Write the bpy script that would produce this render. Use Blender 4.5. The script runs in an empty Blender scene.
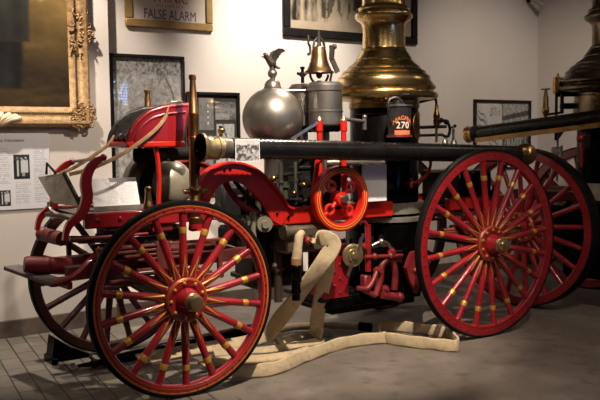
import bpy, bmesh, math, random
from mathutils import Vector, Matrix
random.seed(7)
PI = math.pi
sin, cos = math.sin, math.cos
C = bpy.data.collections.new('scene'); bpy.context.scene.collection.children.link(C)

# ------------------------------------------------------------------ materials
def mat(name, col, rough=.5, metal=0., noise=.12, scale=8., bump=0., bscale=60., coat=0., spec=.5, emit=None, wear=None):
    m = bpy.data.materials.new(name); m.use_nodes = True
    nt = m.node_tree; b = nt.nodes['Principled BSDF']
    b.inputs['Roughness'].default_value = rough; b.inputs['Metallic'].default_value = metal
    b.inputs['Specular IOR Level'].default_value = spec
    b.inputs['Coat Weight'].default_value = coat; b.inputs['Coat Roughness'].default_value = .12
    tc = nt.nodes.new('ShaderNodeTexCoord')
    n = nt.nodes.new('ShaderNodeTexNoise'); n.inputs['Scale'].default_value = scale; n.inputs['Detail'].default_value = 5
    nt.links.new(tc.outputs['Object'], n.inputs['Vector'])
    r = nt.nodes.new('ShaderNodeValToRGB')
    lo = [max(0, c*(1-noise)) for c in col]; hi = [min(1, c*(1+noise)) for c in col]
    r.color_ramp.elements[0].position = .3; r.color_ramp.elements[1].position = .7
    r.color_ramp.elements[0].color = (*lo, 1); r.color_ramp.elements[1].color = (*hi, 1)
    nt.links.new(n.outputs['Fac'], r.inputs['Fac'])
    out = r.outputs['Color']
    if wear:
        n2 = nt.nodes.new('ShaderNodeTexNoise'); n2.inputs['Scale'].default_value = scale*3; n2.inputs['Detail'].default_value = 8
        nt.links.new(tc.outputs['Object'], n2.inputs['Vector'])
        r2 = nt.nodes.new('ShaderNodeValToRGB'); r2.color_ramp.elements[0].position = .52; r2.color_ramp.elements[1].position = .66
        nt.links.new(n2.outputs['Fac'], r2.inputs['Fac'])
        mx = nt.nodes.new('ShaderNodeMixRGB'); mx.inputs['Color2'].default_value = (*wear, 1)
        nt.links.new(r2.outputs['Color'], mx.inputs['Fac']); nt.links.new(out, mx.inputs['Color1'])
        out = mx.outputs['Color']
    nt.links.new(out, b.inputs['Base Color'])
    if metal > .3 or noise > .2:
        mr = nt.nodes.new('ShaderNodeMapRange'); mr.inputs['To Min'].default_value = rough*.8; mr.inputs['To Max'].default_value = min(1, rough*1.25)
        nt.links.new(n.outputs['Fac'], mr.inputs['Value']); nt.links.new(mr.outputs['Result'], b.inputs['Roughness'])
    if bump:
        bn = nt.nodes.new('ShaderNodeTexNoise'); bn.inputs['Scale'].default_value = bscale; bn.inputs['Detail'].default_value = 4
        nt.links.new(tc.outputs['Object'], bn.inputs['Vector'])
        bp = nt.nodes.new('ShaderNodeBump'); bp.inputs['Strength'].default_value = bump; bp.inputs['Distance'].default_value = .01
        nt.links.new(bn.outputs['Fac'], bp.inputs['Height']); nt.links.new(bp.outputs['Normal'], b.inputs['Normal'])
    if emit:
        b.inputs['Emission Color'].default_value = (*emit[:3], 1); b.inputs['Emission Strength'].default_value = emit[3]
    return m

RED = mat('red paint', (.25, .008, .013), .32, noise=.25, scale=5, coat=.4)
REDF = mat('frame red paint', (.52, .014, .008), .35, noise=.2, scale=4, coat=.35)
DRED = mat('dull red paint', (.16, .012, .013), .45, noise=.35, scale=9)
BRED = mat('worn brownish red paint', (.12, .022, .018), .5, noise=.4, scale=9)
GOLD = mat('gold striping', (.62, .33, .06), .38, .55, noise=.1)
ORANGE = mat('orange line paint', (.48, .13, .018), .4, noise=.1)
YEL = mat('yellow line paint', (.75, .38, .05), .4, noise=.1)
BLACK = mat('black paint', (.0022, .002, .002), .2, noise=.3, spec=.06)
BIRON = mat('black iron', (.010, .009, .0085), .5, .1, noise=.4, spec=.25)
RUBBER = mat('black rubber', (.005, .0047, .0047), .6, noise=.3, spec=.12, bump=.25, bscale=40)
HOSEB = mat('black hose rubber', (.006, .0057, .006), .27, noise=.3, spec=.35, bump=.1, bscale=70)
BRASS = mat('polished brass', (.52, .375, .165), .27, 1., noise=.25, scale=5, bump=.14, bscale=9)
PBRASS = mat('pale brass', (.42, .32, .17), .32, .85, noise=.2, scale=12)
BRASSD = mat('aged brass', (.34, .20, .075), .3, 1., noise=.35, scale=8)
COPPER = mat('copper tube', (.42, .22, .10), .3, 1., noise=.25, scale=10)
BELLB = mat('bronze bell', (.30, .18, .09), .33, 1., noise=.2, scale=7)
NICKEL = mat('dull nickel', (.25, .23, .205), .38, .85, noise=.12, scale=5)
STEEL = mat('steel', (.40, .38, .35), .33, .95, noise=.2, scale=8)
PEWTER = mat('dark pewter', (.055, .046, .04), .4, .4, noise=.3, scale=20)
OLIVE = mat('olive grey paint', (.085, .078, .058), .45, .2, noise=.2)
CREAMM = mat('worn cream metal', (.24, .22, .165), .36, .3, noise=.2, scale=6)
BANDM = mat('grey steel band', (.30, .28, .23), .38, .6, noise=.25, scale=12)
CANVAS = mat('canvas hose', (.48, .375, .235), .9, noise=.15, scale=9, bump=.5, bscale=180, wear=(.42, .32, .195))
LEATH = mat('tan leather', (.38, .24, .12), .6, noise=.3, scale=20)
LEATHB = mat('black leather', (.018, .016, .0155), .38, noise=.35, spec=.4, scale=18, bump=.35, bscale=45)
LEATHBR = mat('brown leather', (.25, .13, .055), .55, noise=.3, scale=20)
GREYW = mat('weathered grey board', (.27, .235, .20), .75, noise=.3, scale=12, bump=.3)
GILT = mat('gilt plaster', (.31, .185, .08), .45, .4, noise=.35, scale=25, bump=.5, bscale=90)
GILTP = mat('pale worn gilt', (.72, .58, .38), .6, .1, noise=.2, scale=20, bump=.4)
GILTD = mat('dark gilt groove', (.035, .02, .01), .7, noise=.3)
OAK = mat('gold wood frame', (.28, .17, .055), .45, .15, noise=.2, scale=14)
BLKF = mat('black wood frame', (.008, .007, .0065), .4, noise=.3, spec=.2)
MATB = mat('black mat board', (.02, .018, .017), .8, noise=.2)
PAPER = mat('paper', (.62, .60, .58), .8, noise=.04)
WPAPER = mat('white paper', (.72, .71, .73), .8, noise=.03)
INKR = mat('red ink', (.33, .055, .04), .7, noise=.15)
INKP = mat('purple ink', (.09, .07, .15), .7, noise=.2)
INKG = mat('grey ink', (.17, .15, .14), .8, noise=.2)
GLASS = None
LTR_O = mat('orange lettering', (.70, .17, .06), .5, noise=.1)
LTR_W = mat('pale lettering', (.75, .62, .48), .5, noise=.1)

def art_mat():
    m = bpy.data.materials.new('painted picture'); m.use_nodes = True
    nt = m.node_tree; b = nt.nodes['Principled BSDF']
    a = nt.nodes.new('ShaderNodeAttribute'); a.attribute_name = 'Col'
    nt.links.new(a.outputs['Color'], b.inputs['Base Color']); b.inputs['Roughness'].default_value = .7; b.inputs['Specular IOR Level'].default_value = .12
    return m
ART = art_mat()
def glazed_mat():
    m = ART.copy(); m.name = 'picture under glass'
    b = m.node_tree.nodes['Principled BSDF']
    b.inputs['Roughness'].default_value = .6; b.inputs['Coat Weight'].default_value = 1.; b.inputs['Coat Roughness'].default_value = .015
    return m
ARTG = glazed_mat()

# ------------------------------------------------------------------ mesh builder
class M:
    def __init__(s): s.v = []; s.f = []; s.m = []; s.sm = []; s.T = None
    def add(s, vs, fs, mi=0, smooth=False):
        o = len(s.v)
        s.v += [s.T @ Vector(p) if s.T is not None else Vector(p) for p in vs]
        for f in fs:
            s.f.append([i+o for i in f]); s.m.append(mi); s.sm.append(smooth)
        return s
    def box(s, c, d, R=None, mi=0, bev=0):
        x, y, z = (q/2 for q in d); c = Vector(c)
        if bev:
            b = min(bev, x*.9, y*.9, z*.9); vs = []; idx = {}
            fs = []
            for sx in (-1, 1):
                for sy in (-1, 1):
                    for sz in (-1, 1):
                        idx[sx, sy, sz] = len(vs)
                        vs += [(sx*x, sy*(y-b), sz*(z-b)), (sx*(x-b), sy*y, sz*(z-b)), (sx*(x-b), sy*(y-b), sz*z)]
            I = lambda a, b2, c2, k: idx[a, b2, c2]+k
            for k, (sx) in enumerate((-1, 1)):
                fs.append([I(sx,-1,-1,0), I(sx,1,-1,0), I(sx,1,1,0), I(sx,-1,1,0)][::sx])
                fs.append([I(-1,sx,-1,1), I(-1,sx,1,1), I(1,sx,1,1), I(1,sx,-1,1)][::sx])
                fs.append([I(-1,-1,sx,2), I(1,-1,sx,2), I(1,1,sx,2), I(-1,1,sx,2)][::sx])
            for a in (-1, 1):
                for b2 in (-1, 1):
                    fs.append([I(a,b2,-1,0), I(a,b2,1,0), I(a,b2,1,1), I(a,b2,-1,1)])
                    fs.append([I(a,-1,b2,0), I(a,1,b2,0), I(a,1,b2,2), I(a,-1,b2,2)])
                    fs.append([I(-1,a,b2,1), I(1,a,b2,1), I(1,a,b2,2), I(-1,a,b2,2)])
                    for c2 in (-1, 1): fs.append([I(a,b2,c2,0), I(a,b2,c2,1), I(a,b2,c2,2)])
        else:
            vs = [(sx*x, sy*y, sz*z) for sx in (-1, 1) for sy in (-1, 1) for sz in (-1, 1)]
            fs = [(0,1,3,2), (4,6,7,5), (0,4,5,1), (2,3,7,6), (0,2,6,4), (1,5,7,3)]
        vs = [(R @ Vector(v) if R else Vector(v))+c for v in vs]
        return s.add(vs, fs, mi)
    def bar(s, p, q, w, t, mi=0, up=(0, 0, 1), bev=0):
        p, q = Vector(p), Vector(q); d = q-p
        x = d.normalized(); y = Vector(up).cross(x)
        if y.length < 1e-4: y = Vector((0, 1, 0)).cross(x)
        if y.length < 1e-4: y = Vector((1, 0, 0))
        y.normalize(); z = x.cross(y)
        R = Matrix((x, y, z)).transposed()
        return s.box((p+q)/2, (d.length, w, t), R, mi, bev)
    def prism(s, pts, y0, y1, mi=0, smooth=False):       # polygon in XZ extruded along Y
        n = len(pts)
        vs = [(x, y0, z) for x, z in pts]+[(x, y1, z) for x, z in pts]
        s.add(vs, [list(range(n)), list(range(2*n-1, n-1, -1))], mi)
        return s.add(vs, [(i, (i+1) % n, n+(i+1) % n, n+i) for i in range(n)], mi, smooth)
    def strip(s, A, B, y0, y1, mi=0):                    # band between two XZ polylines, thickness in Y
        n = len(A); vs = []
        for y in (y0, y1):
            vs += [(x, y, z) for x, z in A]+[(x, y, z) for x, z in B]
        fs = []
        for i in range(n-1):
            a, b, c, d = i, i+1, n+i+1, n+i
            fs += [(a, b, c, d), (2*n+d, 2*n+c, 2*n+b, 2*n+a), (b, a, 2*n+a, 2*n+b), (d, c, 2*n+c, 2*n+d)]
        fs += [(0, n, 3*n, 2*n), (n-1, 3*n-1, 4*n-1, 2*n-1)]
        return s.add(vs, fs, mi)
    def tube(s, path, r, n=10, mi=0, cap=True, closed=False):
        P = [Vector(p) for p in path]; k = len(P); R = r if isinstance(r, (list, tuple)) else [r]*k
        vs = []; fs = []; pn = None
        for i, p in enumerate(P):
            if closed: t = P[(i+1) % k]-P[i-1]
            else: t = P[min(i+1, k-1)]-P[max(i-1, 0)]
            t.normalize()
            if pn is None:
                a = Vector((0, 0, 1)) if abs(t.z) < .9 else Vector((0, 1, 0)); pn = a.cross(t).normalized()
            else:
                pn = (pn-t*pn.dot(t)).normalized()
            b = t.cross(pn)
            vs += [p+(pn*cos(2*PI*j/n)+b*sin(2*PI*j/n))*R[i] for j in range(n)]
        for i in range(k if closed else k-1):
            for j in range(n):
                a, b2 = i*n+j, i*n+(j+1) % n; i2 = (i+1) % k
                fs.append((a, b2, i2*n+(j+1) % n, i2*n+j))
        s.add(vs, fs, mi, True)
        if cap and not closed:
            s.add(vs[:n], [list(range(n-1, -1, -1))], mi); s.add(vs[-n:], [list(range(n))], mi)
        return s
    def lathe(s, prof, o=(0, 0, 0), axis=(0, 0, 1), n=32, mi=0, smooth=True, closed=False):
        o = Vector(o); w = Vector(axis).normalized()
        a = Vector((1, 0, 0)) if abs(w.x) < .9 else Vector((0, 1, 0)); u = (a-w*a.dot(w)).normalized(); v = w.cross(u)
        vs = []; fs = []; k = len(prof)
        for r, z in prof:
            vs += [o+w*z+(u*cos(2*PI*j/n)+v*sin(2*PI*j/n))*max(r, 1e-5) for j in range(n)]
        for i in range(k if closed else k-1):
            i2 = (i+1) % k
            for j in range(n):
                fs.append((i*n+j, i*n+(j+1) % n, i2*n+(j+1) % n, i2*n+j))
        return s.add(vs, fs, mi, smooth)
    def ball(s, c, r, n=16, mi=0, sc=(1, 1, 1)):
        T0 = s.T
        L = Matrix.Translation(Vector(c)) @ Matrix.Diagonal((*sc, 1))
        s.T = (T0 @ L) if T0 is not None else L
        s.lathe([(r*sin(PI*i/(n//2)), -r*cos(PI*i/(n//2))) for i in range(n//2+1)], n=n, mi=mi); s.T = T0
        return s
    def ribbon(s, path, w, t, ups, mi=0, seg=8):         # flattened hose: rounded section, width along the given vectors
        P = [Vector(p) for p in path]; k = len(P); vs = []; fs = []
        W = w if isinstance(w, (list, tuple)) else [w]*k
        for i, p in enumerate(P):
            tg = (P[min(i+1, k-1)]-P[max(i-1, 0)]).normalized()
            u = Vector(ups[i]); u = (u-tg*u.dot(tg)).normalized(); nn = tg.cross(u)
            h = W[i]/2-t/2
            ring = []
            for a in range(seg//2+1): th = -PI/2+PI*a/(seg//2); ring.append(u*(h+t/2*cos(th))+nn*(t/2*sin(th)))
            for a in range(seg//2+1): th = PI/2+PI*a/(seg//2); ring.append(u*(-h+t/2*cos(th))+nn*(t/2*sin(th)))
            vs += [p+q for q in ring]
        n = len(vs)//k
        for i in range(k-1):
            for j in range(n): fs.append((i*n+j, i*n+(j+1) % n, (i+1)*n+(j+1) % n, (i+1)*n+j))
        s.add(vs, fs, mi, True); s.add(vs[:n], [list(range(n))[::-1]], mi); s.add(vs[-n:], [list(range(n))], mi)
        return s
    def build(s, name, mats, parent=None, off=None, angle=40, loc=None):
        me = bpy.data.meshes.new(name)
        if off is None: off = OFF.get(parent.name, Vector()) if parent else Vector()
        me.from_pydata([tuple(v-off) for v in s.v], [], s.f)
        mats = mats if isinstance(mats, (list, tuple)) else [mats]
        for m in mats: me.materials.append(m)
        me.polygons.foreach_set('material_index', s.m); me.polygons.foreach_set('use_smooth', s.sm)
        bm = bmesh.new(); bm.from_mesh(me)
        bmesh.ops.remove_doubles(bm, verts=bm.verts, dist=1e-5)
        bmesh.ops.recalc_face_normals(bm, faces=bm.faces); bm.to_mesh(me); bm.free()
        me.set_sharp_from_angle(angle=math.radians(angle)); me.update()
        o = bpy.data.objects.new(name, me); C.objects.link(o)
        if parent: o.parent = parent
        if loc is not None: o.location = loc
        OFF[o.name] = off
        return o
OFF = {}
def tag(o, label=None, cat=None, group=None, kind=None):
    if label: o['label'] = label
    if cat: o['category'] = cat
    if group: o['group'] = group
    if kind: o['kind'] = kind
    return o
def thing(name, loc, label, cat, group=None, rz=0, local=False):
    o = bpy.data.objects.new(name, None); C.objects.link(o); o.location = loc; o.rotation_euler = (0, 0, rz)
    o.empty_display_size = .1
    OFF[o.name] = Vector() if local else Vector(loc)
    return tag(o, label, cat, group)
def copy_tree(o, parent=None):
    c = o.copy(); C.objects.link(c); OFF[c.name] = OFF.get(o.name, Vector())
    if parent: c.parent = parent
    for ch in [x for x in C.objects if x.parent == o]: copy_tree(ch, c)
    return c
def solo(b, name, mats, label, cat, group=None, angle=40):     # a one-mesh thing with its origin at its base
    xs = [v.x for v in b.v]; ys = [v.y for v in b.v]; zs = [v.z for v in b.v]
    c = Vector(((min(xs)+max(xs))/2, (min(ys)+max(ys))/2, min(zs)))
    o = b.build(name, mats, off=c, angle=angle, loc=c)
    return tag(o, label, cat, group)
def smooth_path(pts, k=6, closed=False):                        # Catmull-Rom
    P = [Vector(p) for p in pts]; out = []; n = len(P)
    rng = range(n if closed else n-1)
    for i in rng:
        if closed: a, b, c, d = P[i-1], P[i], P[(i+1) % n], P[(i+2) % n]
        else: a, b, c, d = P[max(i-1, 0)], P[i], P[i+1], P[min(i+2, n-1)]
        for j in range(k):
            t = j/k
            out.append(.5*((2*b)+(c-a)*t+(2*a-5*b+4*c-d)*t*t+(3*b-a-3*c+d)*t**3))
    if not closed: out.append(P[-1])
    return out
def text_mesh(txt, size, mtl, parent, fn, name='lettering', depth=0.0015, xs=1., spacing=1.):
    cu = bpy.data.curves.new(name, 'FONT'); cu.body = txt; cu.size = size; cu.align_x = 'CENTER'; cu.extrude = depth; cu.resolution_u = 3
    cu.space_character = spacing; cu.bevel_depth = size*.012; cu.bevel_resolution = 0
    o = bpy.data.objects.new('t', cu); bpy.context.scene.collection.objects.link(o)
    dg = bpy.context.evaluated_depsgraph_get(); dg.update()
    me = bpy.data.meshes.new_from_object(o.evaluated_get(dg)); bpy.data.objects.remove(o)
    off = OFF.get(parent.name, Vector())
    for v in me.vertices: v.co = Vector(fn(v.co.x*xs, v.co.y, v.co.z))-off
    me.materials.clear(); me.materials.append(mtl); me.name = name
    q = bpy.data.objects.new(name, me); C.objects.link(q); q.parent = parent
    return q
def art(name, x0, x1, z0, z1, y, fn, parent, nx=60, ny=50, m=None, plane=None):
    me = bpy.data.meshes.new(name); vs = []; cs = []; off = OFF.get(parent.name, Vector())
    for j in range(ny+1):
        for i in range(nx+1):
            u, v = i/nx, j/ny
            p = Vector((x0+(x1-x0)*u, y, z0+(z1-z0)*v)) if plane is None else Vector(plane(u, v))
            vs.append(tuple(p-off)); cs.append(fn(u, v))
    fs = [(j*(nx+1)+i, j*(nx+1)+i+1, (j+1)*(nx+1)+i+1, (j+1)*(nx+1)+i) for j in range(ny) for i in range(nx)]
    me.from_pydata(vs, [], fs)
    a = me.color_attributes.new('Col', 'FLOAT_COLOR', 'POINT')
    a.data.foreach_set('color', [q for c in cs for q in (*c, 1.)])
    me.materials.append(m or ART); me.update()
    o = bpy.data.objects.new(name, me); C.objects.link(o); o.parent = parent
    return o
def fnoise(x, y, s=1.):
    from mathutils import noise
    return noise.fractal(Vector((x*s, y*s, 3.3)), .8, 2.1, 5)

# ------------------------------------------------------------------ the setting
YW = 2.37; XR = 6.05; H = 4.6; XS = .36; XL = -4.6; YF = -6.6
WALL = mat('wall paint', (.60, .54, .48), .85, noise=.03, scale=1.5, bump=.03, bscale=90, spec=.25)
CEIL = mat('dark ceiling', (.10, .09, .08), .9, noise=.1)
BASE = mat('brown baseboard', (.11, .08, .06), .5, noise=.3, scale=10)
def floor_mat():
    m = mat('grey brown concrete', (.15, .127, .107), .55, noise=.22, scale=2.2, bump=.12, bscale=35, wear=(.115, .097, .083))
    return m
def paver_mat():
    m = bpy.data.materials.new('wood block pavers'); m.use_nodes = True; nt = m.node_tree; b = nt.nodes['Principled BSDF']
    tc = nt.nodes.new('ShaderNodeTexCoord'); mp = nt.nodes.new('ShaderNodeMapping'); mp.inputs['Rotation'].default_value = (0, 0, PI/2+.09)
    br = nt.nodes.new('ShaderNodeTexBrick')
    br.inputs['Color1'].default_value = (.215, .185, .15, 1); br.inputs['Color2'].default_value = (.16, .137, .112, 1); br.inputs['Mortar'].default_value = (.035, .028, .022, 1)
    br.inputs['Scale'].default_value = 1; br.inputs['Mortar Size'].default_value = .006; br.inputs['Brick Width'].default_value = .30; br.inputs['Row Height'].default_value = .135
    nz = nt.nodes.new('ShaderNodeTexNoise'); nz.inputs['Scale'].default_value = 14; nz.inputs['Detail'].default_value = 6
    mx = nt.nodes.new('ShaderNodeMixRGB'); mx.blend_type = 'MULTIPLY'; mx.inputs['Fac'].default_value = .5
    nt.links.new(tc.outputs['Object'], mp.inputs['Vector']); nt.links.new(mp.outputs['Vector'], br.inputs['Vector']); nt.links.new(tc.outputs['Object'], nz.inputs['Vector'])
    nt.links.new(br.outputs['Color'], mx.inputs['Color1']); nt.links.new(nz.outputs['Color'], mx.inputs['Color2'])
    nt.links.new(mx.outputs['Color'], b.inputs['Base Color']); b.inputs['Roughness'].default_value = .6
    bp = nt.nodes.new('ShaderNodeBump'); bp.inputs['Strength'].default_value = .5; bp.inputs['Distance'].default_value = .01; bp.invert = True
    nt.links.new(br.outputs['Fac'], bp.inputs['Height']); nt.links.new(bp.outputs['Normal'], b.inputs['Normal'])
    return m
def struct(b, name, m):
    return tag(b.build(name, m), kind='structure')
YL = YW-.10
struct(M().box(((XL+XR)/2+.5, (YF+YW)/2, -.05), (XR-XL+3, YW-YF+2, .1)), 'floor', floor_mat())
struct(M().box((-2.2, .33, .0015), (4.9, 3.85, .003)), 'floor_pavers', paver_mat())
struct(M().box((XR/2, YW+.15, H/2), (XR, .3, H)), 'wall_back', WALL)
struct(M().box(((XL+XS)/2, YL+.2, H/2), (XS-XL, .4, H)), 'wall_back_pier', WALL)
struct(M().box((XR+.1, (YF+YW)/2, H/2), (.2, YW-YF+1, H)), 'wall_right', WALL)
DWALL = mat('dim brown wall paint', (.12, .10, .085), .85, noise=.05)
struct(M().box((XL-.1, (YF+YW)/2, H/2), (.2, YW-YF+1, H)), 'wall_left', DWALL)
struct(M().box(((XL+XR)/2, (YF+YW)/2, H+.05), (XR-XL+1, YW-YF+1, .1)), 'ceiling', CEIL)
WX0, WX1, WZ0, WZ1 = 3.1, 4.05, 2.1, 2.95
b = M()
b.box(((XL+WX0)/2, YF-.1, H/2), (WX0-XL, .2, H)); b.box(((WX1+XR)/2, YF-.1, H/2), (XR-WX1, .2, H))
b.box(((WX0+WX1)/2, YF-.1, WZ0/2), (WX1-WX0, .2, WZ0)); b.box(((WX0+WX1)/2, YF-.1, (WZ1+H)/2), (WX1-WX0, .2, H-WZ1))
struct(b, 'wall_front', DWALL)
wf = M()
for x in (WX0+.03, WX1-.03): wf.box((x, YF-.05, (WZ0+WZ1)/2), (.06, .06, WZ1-WZ0))
for z in (WZ0+.03, WZ1-.03): wf.box(((WX0+WX1)/2, YF-.05, z), (WX1-WX0, .06, .06))
win = struct(wf, 'window_1', PAPER)
DAY = mat('daylit window pane', (.3, .4, .6), .3, emit=(.32, .5, 1., 16.))
M().box(((WX0+WX1)/2, YF-.12, (WZ0+WZ1)/2), (WX1-WX0, .01, WZ1-WZ0)).build('pane', DAY, win)
sl = M()
for i in range(17): sl.box(((WX0+WX1)/2, YF-.055, WZ0+.08+i*.058), (WX1-WX0-.12, .036, .004), Matrix.Rotation(.9, 3, 'X'))
sl.build('blind_slats', PAPER, win)
struct(M().box(((XS+XR)/2, YW-.012, .075), (XR-XS, .024, .15), bev=.006), 'baseboard_back', BASE)
struct(M().box(((XL+XS)/2, YL-.012, .075), (XS-XL, .024, .15), bev=.006), 'baseboard_pier', BASE)
struct(M().box((XR-.012, (YF+YW)/2, .075), (.024, YW-YF, .15), bev=.006), 'baseboard_right', BASE)
struct(M().box((XR-.008, YW-.008, H/2), (.014, .014, H), bev=.004), 'trim_1', WALL)

# ------------------------------------------------------------------ pictures and papers on the wall
def frame_mesh(x0, x1, z0, z1, yb, w, d, bev=.008):
    b = M(); y = yb-d/2
    b.box(((x0+x1)/2, y, z0+w/2), (x1-x0, d, w), bev=bev); b.box(((x0+x1)/2, y, z1-w/2), (x1-x0, d, w), bev=bev)
    b.box((x0+w/2, y, (z0+z1)/2), (w, d, z1-z0-2*w), bev=bev); b.box((x1-w/2, y, (z0+z1)/2), (w, d, z1-z0-2*w), bev=bev)
    return b
# gilt-framed oil painting
PX1, PZ0, PX0, PZ1, PY = .165, 1.765, -1.75, 3.45, YL
pt = thing('oil_painting', ((PX0+PX1)/2, PY-.05, PZ0), 'large dark oil portrait in an ornate gilt frame', 'painting')
b = M()
def gilt_side(p, q, inward):                                   # a moulded profile swept along one side, mitred
    p, q, n = Vector(p), Vector(q), Vector(inward)
    prof = [(0, 0), (0, .05), (.012, .075), (.03, .095), (.05, .09), (.075, .065), (.10, .05), (.118, .055), (.13, .05), (.15, .035), (.165, .022), (.178, .018), (.178, 0)]
    t = (q-p).normalized(); vs = []
    for a, h in prof:
        for e, s_ in ((p, 1), (q, -1)): vs.append(e+n*a+t*(a*s_)+Vector((0, -h, 0)))
    k = len(prof)
    b.add(vs, [(2*i, 2*i+1, 2*i+3, 2*i+2) for i in range(k-1)], 0, True)
cn = [(PX0, PY, PZ0), (PX1, PY, PZ0), (PX1, PY, PZ1), (PX0, PY, PZ1)]
for i, nrm in enumerate(((0, 0, 1), (-1, 0, 0), (0, 0, -1), (1, 0, 0))): gilt_side(cn[i], cn[(i+1) % 4], nrm)
b.build('gilt_frame', GILT, pt, angle=60)
bd = M()
for i in range(90): bd.ball((PX1-.118, PY-.058, PZ0+.14+i*.0185), .0078, 6)
for i in range(104): bd.ball((PX1-.15-i*.0185, PY-.058, PZ0+.118), .0078, 6)
bd.build('bead_row', GILTD, pt)
def swirl(cx, cz, sc, rot, seed, m=GILT, name='scroll_ornament', y0=.062):
    rnd = random.Random(seed); s_ = M()
    for k in range(22):
        a = rnd.uniform(0, 2*PI); r = rnd.uniform(.15, 1)*sc; x, z = cx+r*cos(a)*(.62 if rot else 1), cz+r*sin(a)*(1 if rot else .62)
        rr = rnd.uniform(.016, .028)*(sc/.09)**.3; pts = []
        a0 = rnd.uniform(0, 6.28); dr = rnd.choice((-1, 1))
        for q in range(9):
            t = q/8; ang = a0+dr*t*4.6; rad = rr*(1.25-.95*t)
            pts.append((x+rad*cos(ang), PY-y0-.018*t-.008, z+rad*sin(ang)))
        s_.tube(pts, [.0105*(1-.4*q/8) for q in range(9)], 6)
    for k in range(8):
        a = 2*PI*k/8; s_.ball((cx+.02*cos(a), PY-y0-.012, cz+.02*sin(a)), .012, 8, sc=(1, .8, 1))
    s_.ball((cx, PY-y0-.022, cz), .013, 8)
    return s_.build(name, m, pt, angle=70)
swirl(PX1-.055, 2.56, .20, True, 3); swirl(PX1-.07, PZ0+.07, .13, False, 5); swirl(PX1-.12, PZ0+.05, .10, False, 9); swirl(PX1-.04, PZ0+.16, .11, True, 11)
sh = M()
for k in range(9):
    a = -1.3+2.6*k/8; sh.tube(smooth_path([(-.66, PY-.06, PZ0-.0), (-.66+.14*sin(a), PY-.10, PZ0+.05+.03*cos(a)), (-.66+.24*sin(a), PY-.08, PZ0+.06+.06*cos(a))], 4), [.012]+[.022]*7+[.012], 8)
sh.ball((-.66, PY-.07, PZ0+.05), .09, 12, sc=(1.9, .5, .55)); sh.build('shell_ornament', GILTP, pt, angle=80)
def portrait(u, v):
    x = PX0+.17+(PX1-PX0-.34)*u; z = PZ0+.17+(PZ1-PZ0-.34)*v
    px = 67+(x+.015)*114; py = (2.87-z)*115
    n = fnoise(x, z, 2.2)*.5+.5; n2 = fnoise(x+9, z*2.5, 3.)*.5+.5
    g = max(0, min(1, (75-py)/70))
    k = .35+.65*max(0, min(1, (px-15)/35))
    m = .35+.65*n
    c = (.016+.19*g*k*m+.06*n2*n2, .011+.118*g*k*m+.034*n2*n2, .006+.034*g*k*m+.012*n2*n2)
    def mix(c, d, t): t = max(0, min(1, t)); return tuple(a+(e-a)*t for a, e in zip(c, d))
    fold = .5+.25*sin(px*.4+5*n)+.25*sin(px*.21+3*n2)
    e1 = min((33-py*.02+2*n-px)/3, (46+1.5*n-py)/2)
    c = mix(c, (.009+.010*fold+.005*n, .009+.010*fold+.005*n, .0075+.0075*fold+.004*n), e1)
    e2 = min((26-max(0, py-60)*.1+2*n-px)/4, (py-44)/3, (92-py)/4)
    c = mix(c, (.006+.008*fold, .006+.008*fold, .0055+.007*fold), e2)
    e3 = 1.3-((px-43.5)/3.2)**2-((py-2.5)/4.5)**2
    c = mix(c, (.26, .125, .075), e3)
    return c
art('canvas', PX0+.17, PX1-.17, PZ0+.17, PZ1-.17, PY-.02, portrait, pt, 130, 120)

# sign: THINK / FALSE ALARM
sg = thing('framed_sign', (.985, YW, 2.675), 'gold wood framed sign reading THINK and FALSE ALARM in red and purple', 'sign')
fx0, fx1, fz0, fz1 = .55, 1.425, 2.675, 3.36
frame_mesh(fx0, fx1, fz0, fz1, YW, .072, .035).build('frame', OAK, sg)
M().box(((fx0+fx1)/2, YW-.012, (fz0+fz1)/2), (fx1-fx0-.13, .012, fz1-fz0-.13)).build('paper', mat('cream sign paper', (.50, .43, .35), .85, noise=.06), sg)
yt = YW-.0185
def flat(cx, z0): return lambda x, y, z: (cx+x, yt-z*.3, z0+y)
text_mesh('FALSE ALARM', .125, INKP, sg, flat(.992, 2.76), xs=.70)
text_mesh('THE HARM IN A', .032, INKG, sg, flat(.992, 2.872), xs=.95, spacing=1.25)
text_mesh('THINK!', .155, INKR, sg, flat(.992, 2.915), xs=.72)
text_mesh('OF', .06, INKG, sg, flat(.992, 3.06), xs=.9)

# big photograph
bp_ = thing('framed_photograph', (3.11, YW, 2.685), 'large sepia street photograph in a black frame above the bell and chimney', 'picture')
frame_mesh(2.22, 4.0, 2.685, 3.85, YW, .085, .04).build('frame', BLKF, bp_)
def sepia(u, v):
    n = fnoise(u*4, v*4, 1.6)*.5+.5; n2 = fnoise(u*9, v*1.2+5, 2.)*.5+.5
    g = .30-.12*v+.10*(n-.5)-.1*max(0, .12-v)
    if .08 < v < .34: g -= .16*max(0, n2-.42)*3
    if .13 < v < .6 and .18 < u < .92:
        k = fnoise(u*22, v*1.3, 1.)
        if k > .16 and v > .17+.06*sin(u*40): g *= .28
    if v > .6: g = .12+.12*n
    g = max(.012, g); return (g, g*.80, g*.55)
art('print', 2.305, 3.915, 2.77, 3.765, YW-.015, sepia, bp_, 150, 90, ARTG)

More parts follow.
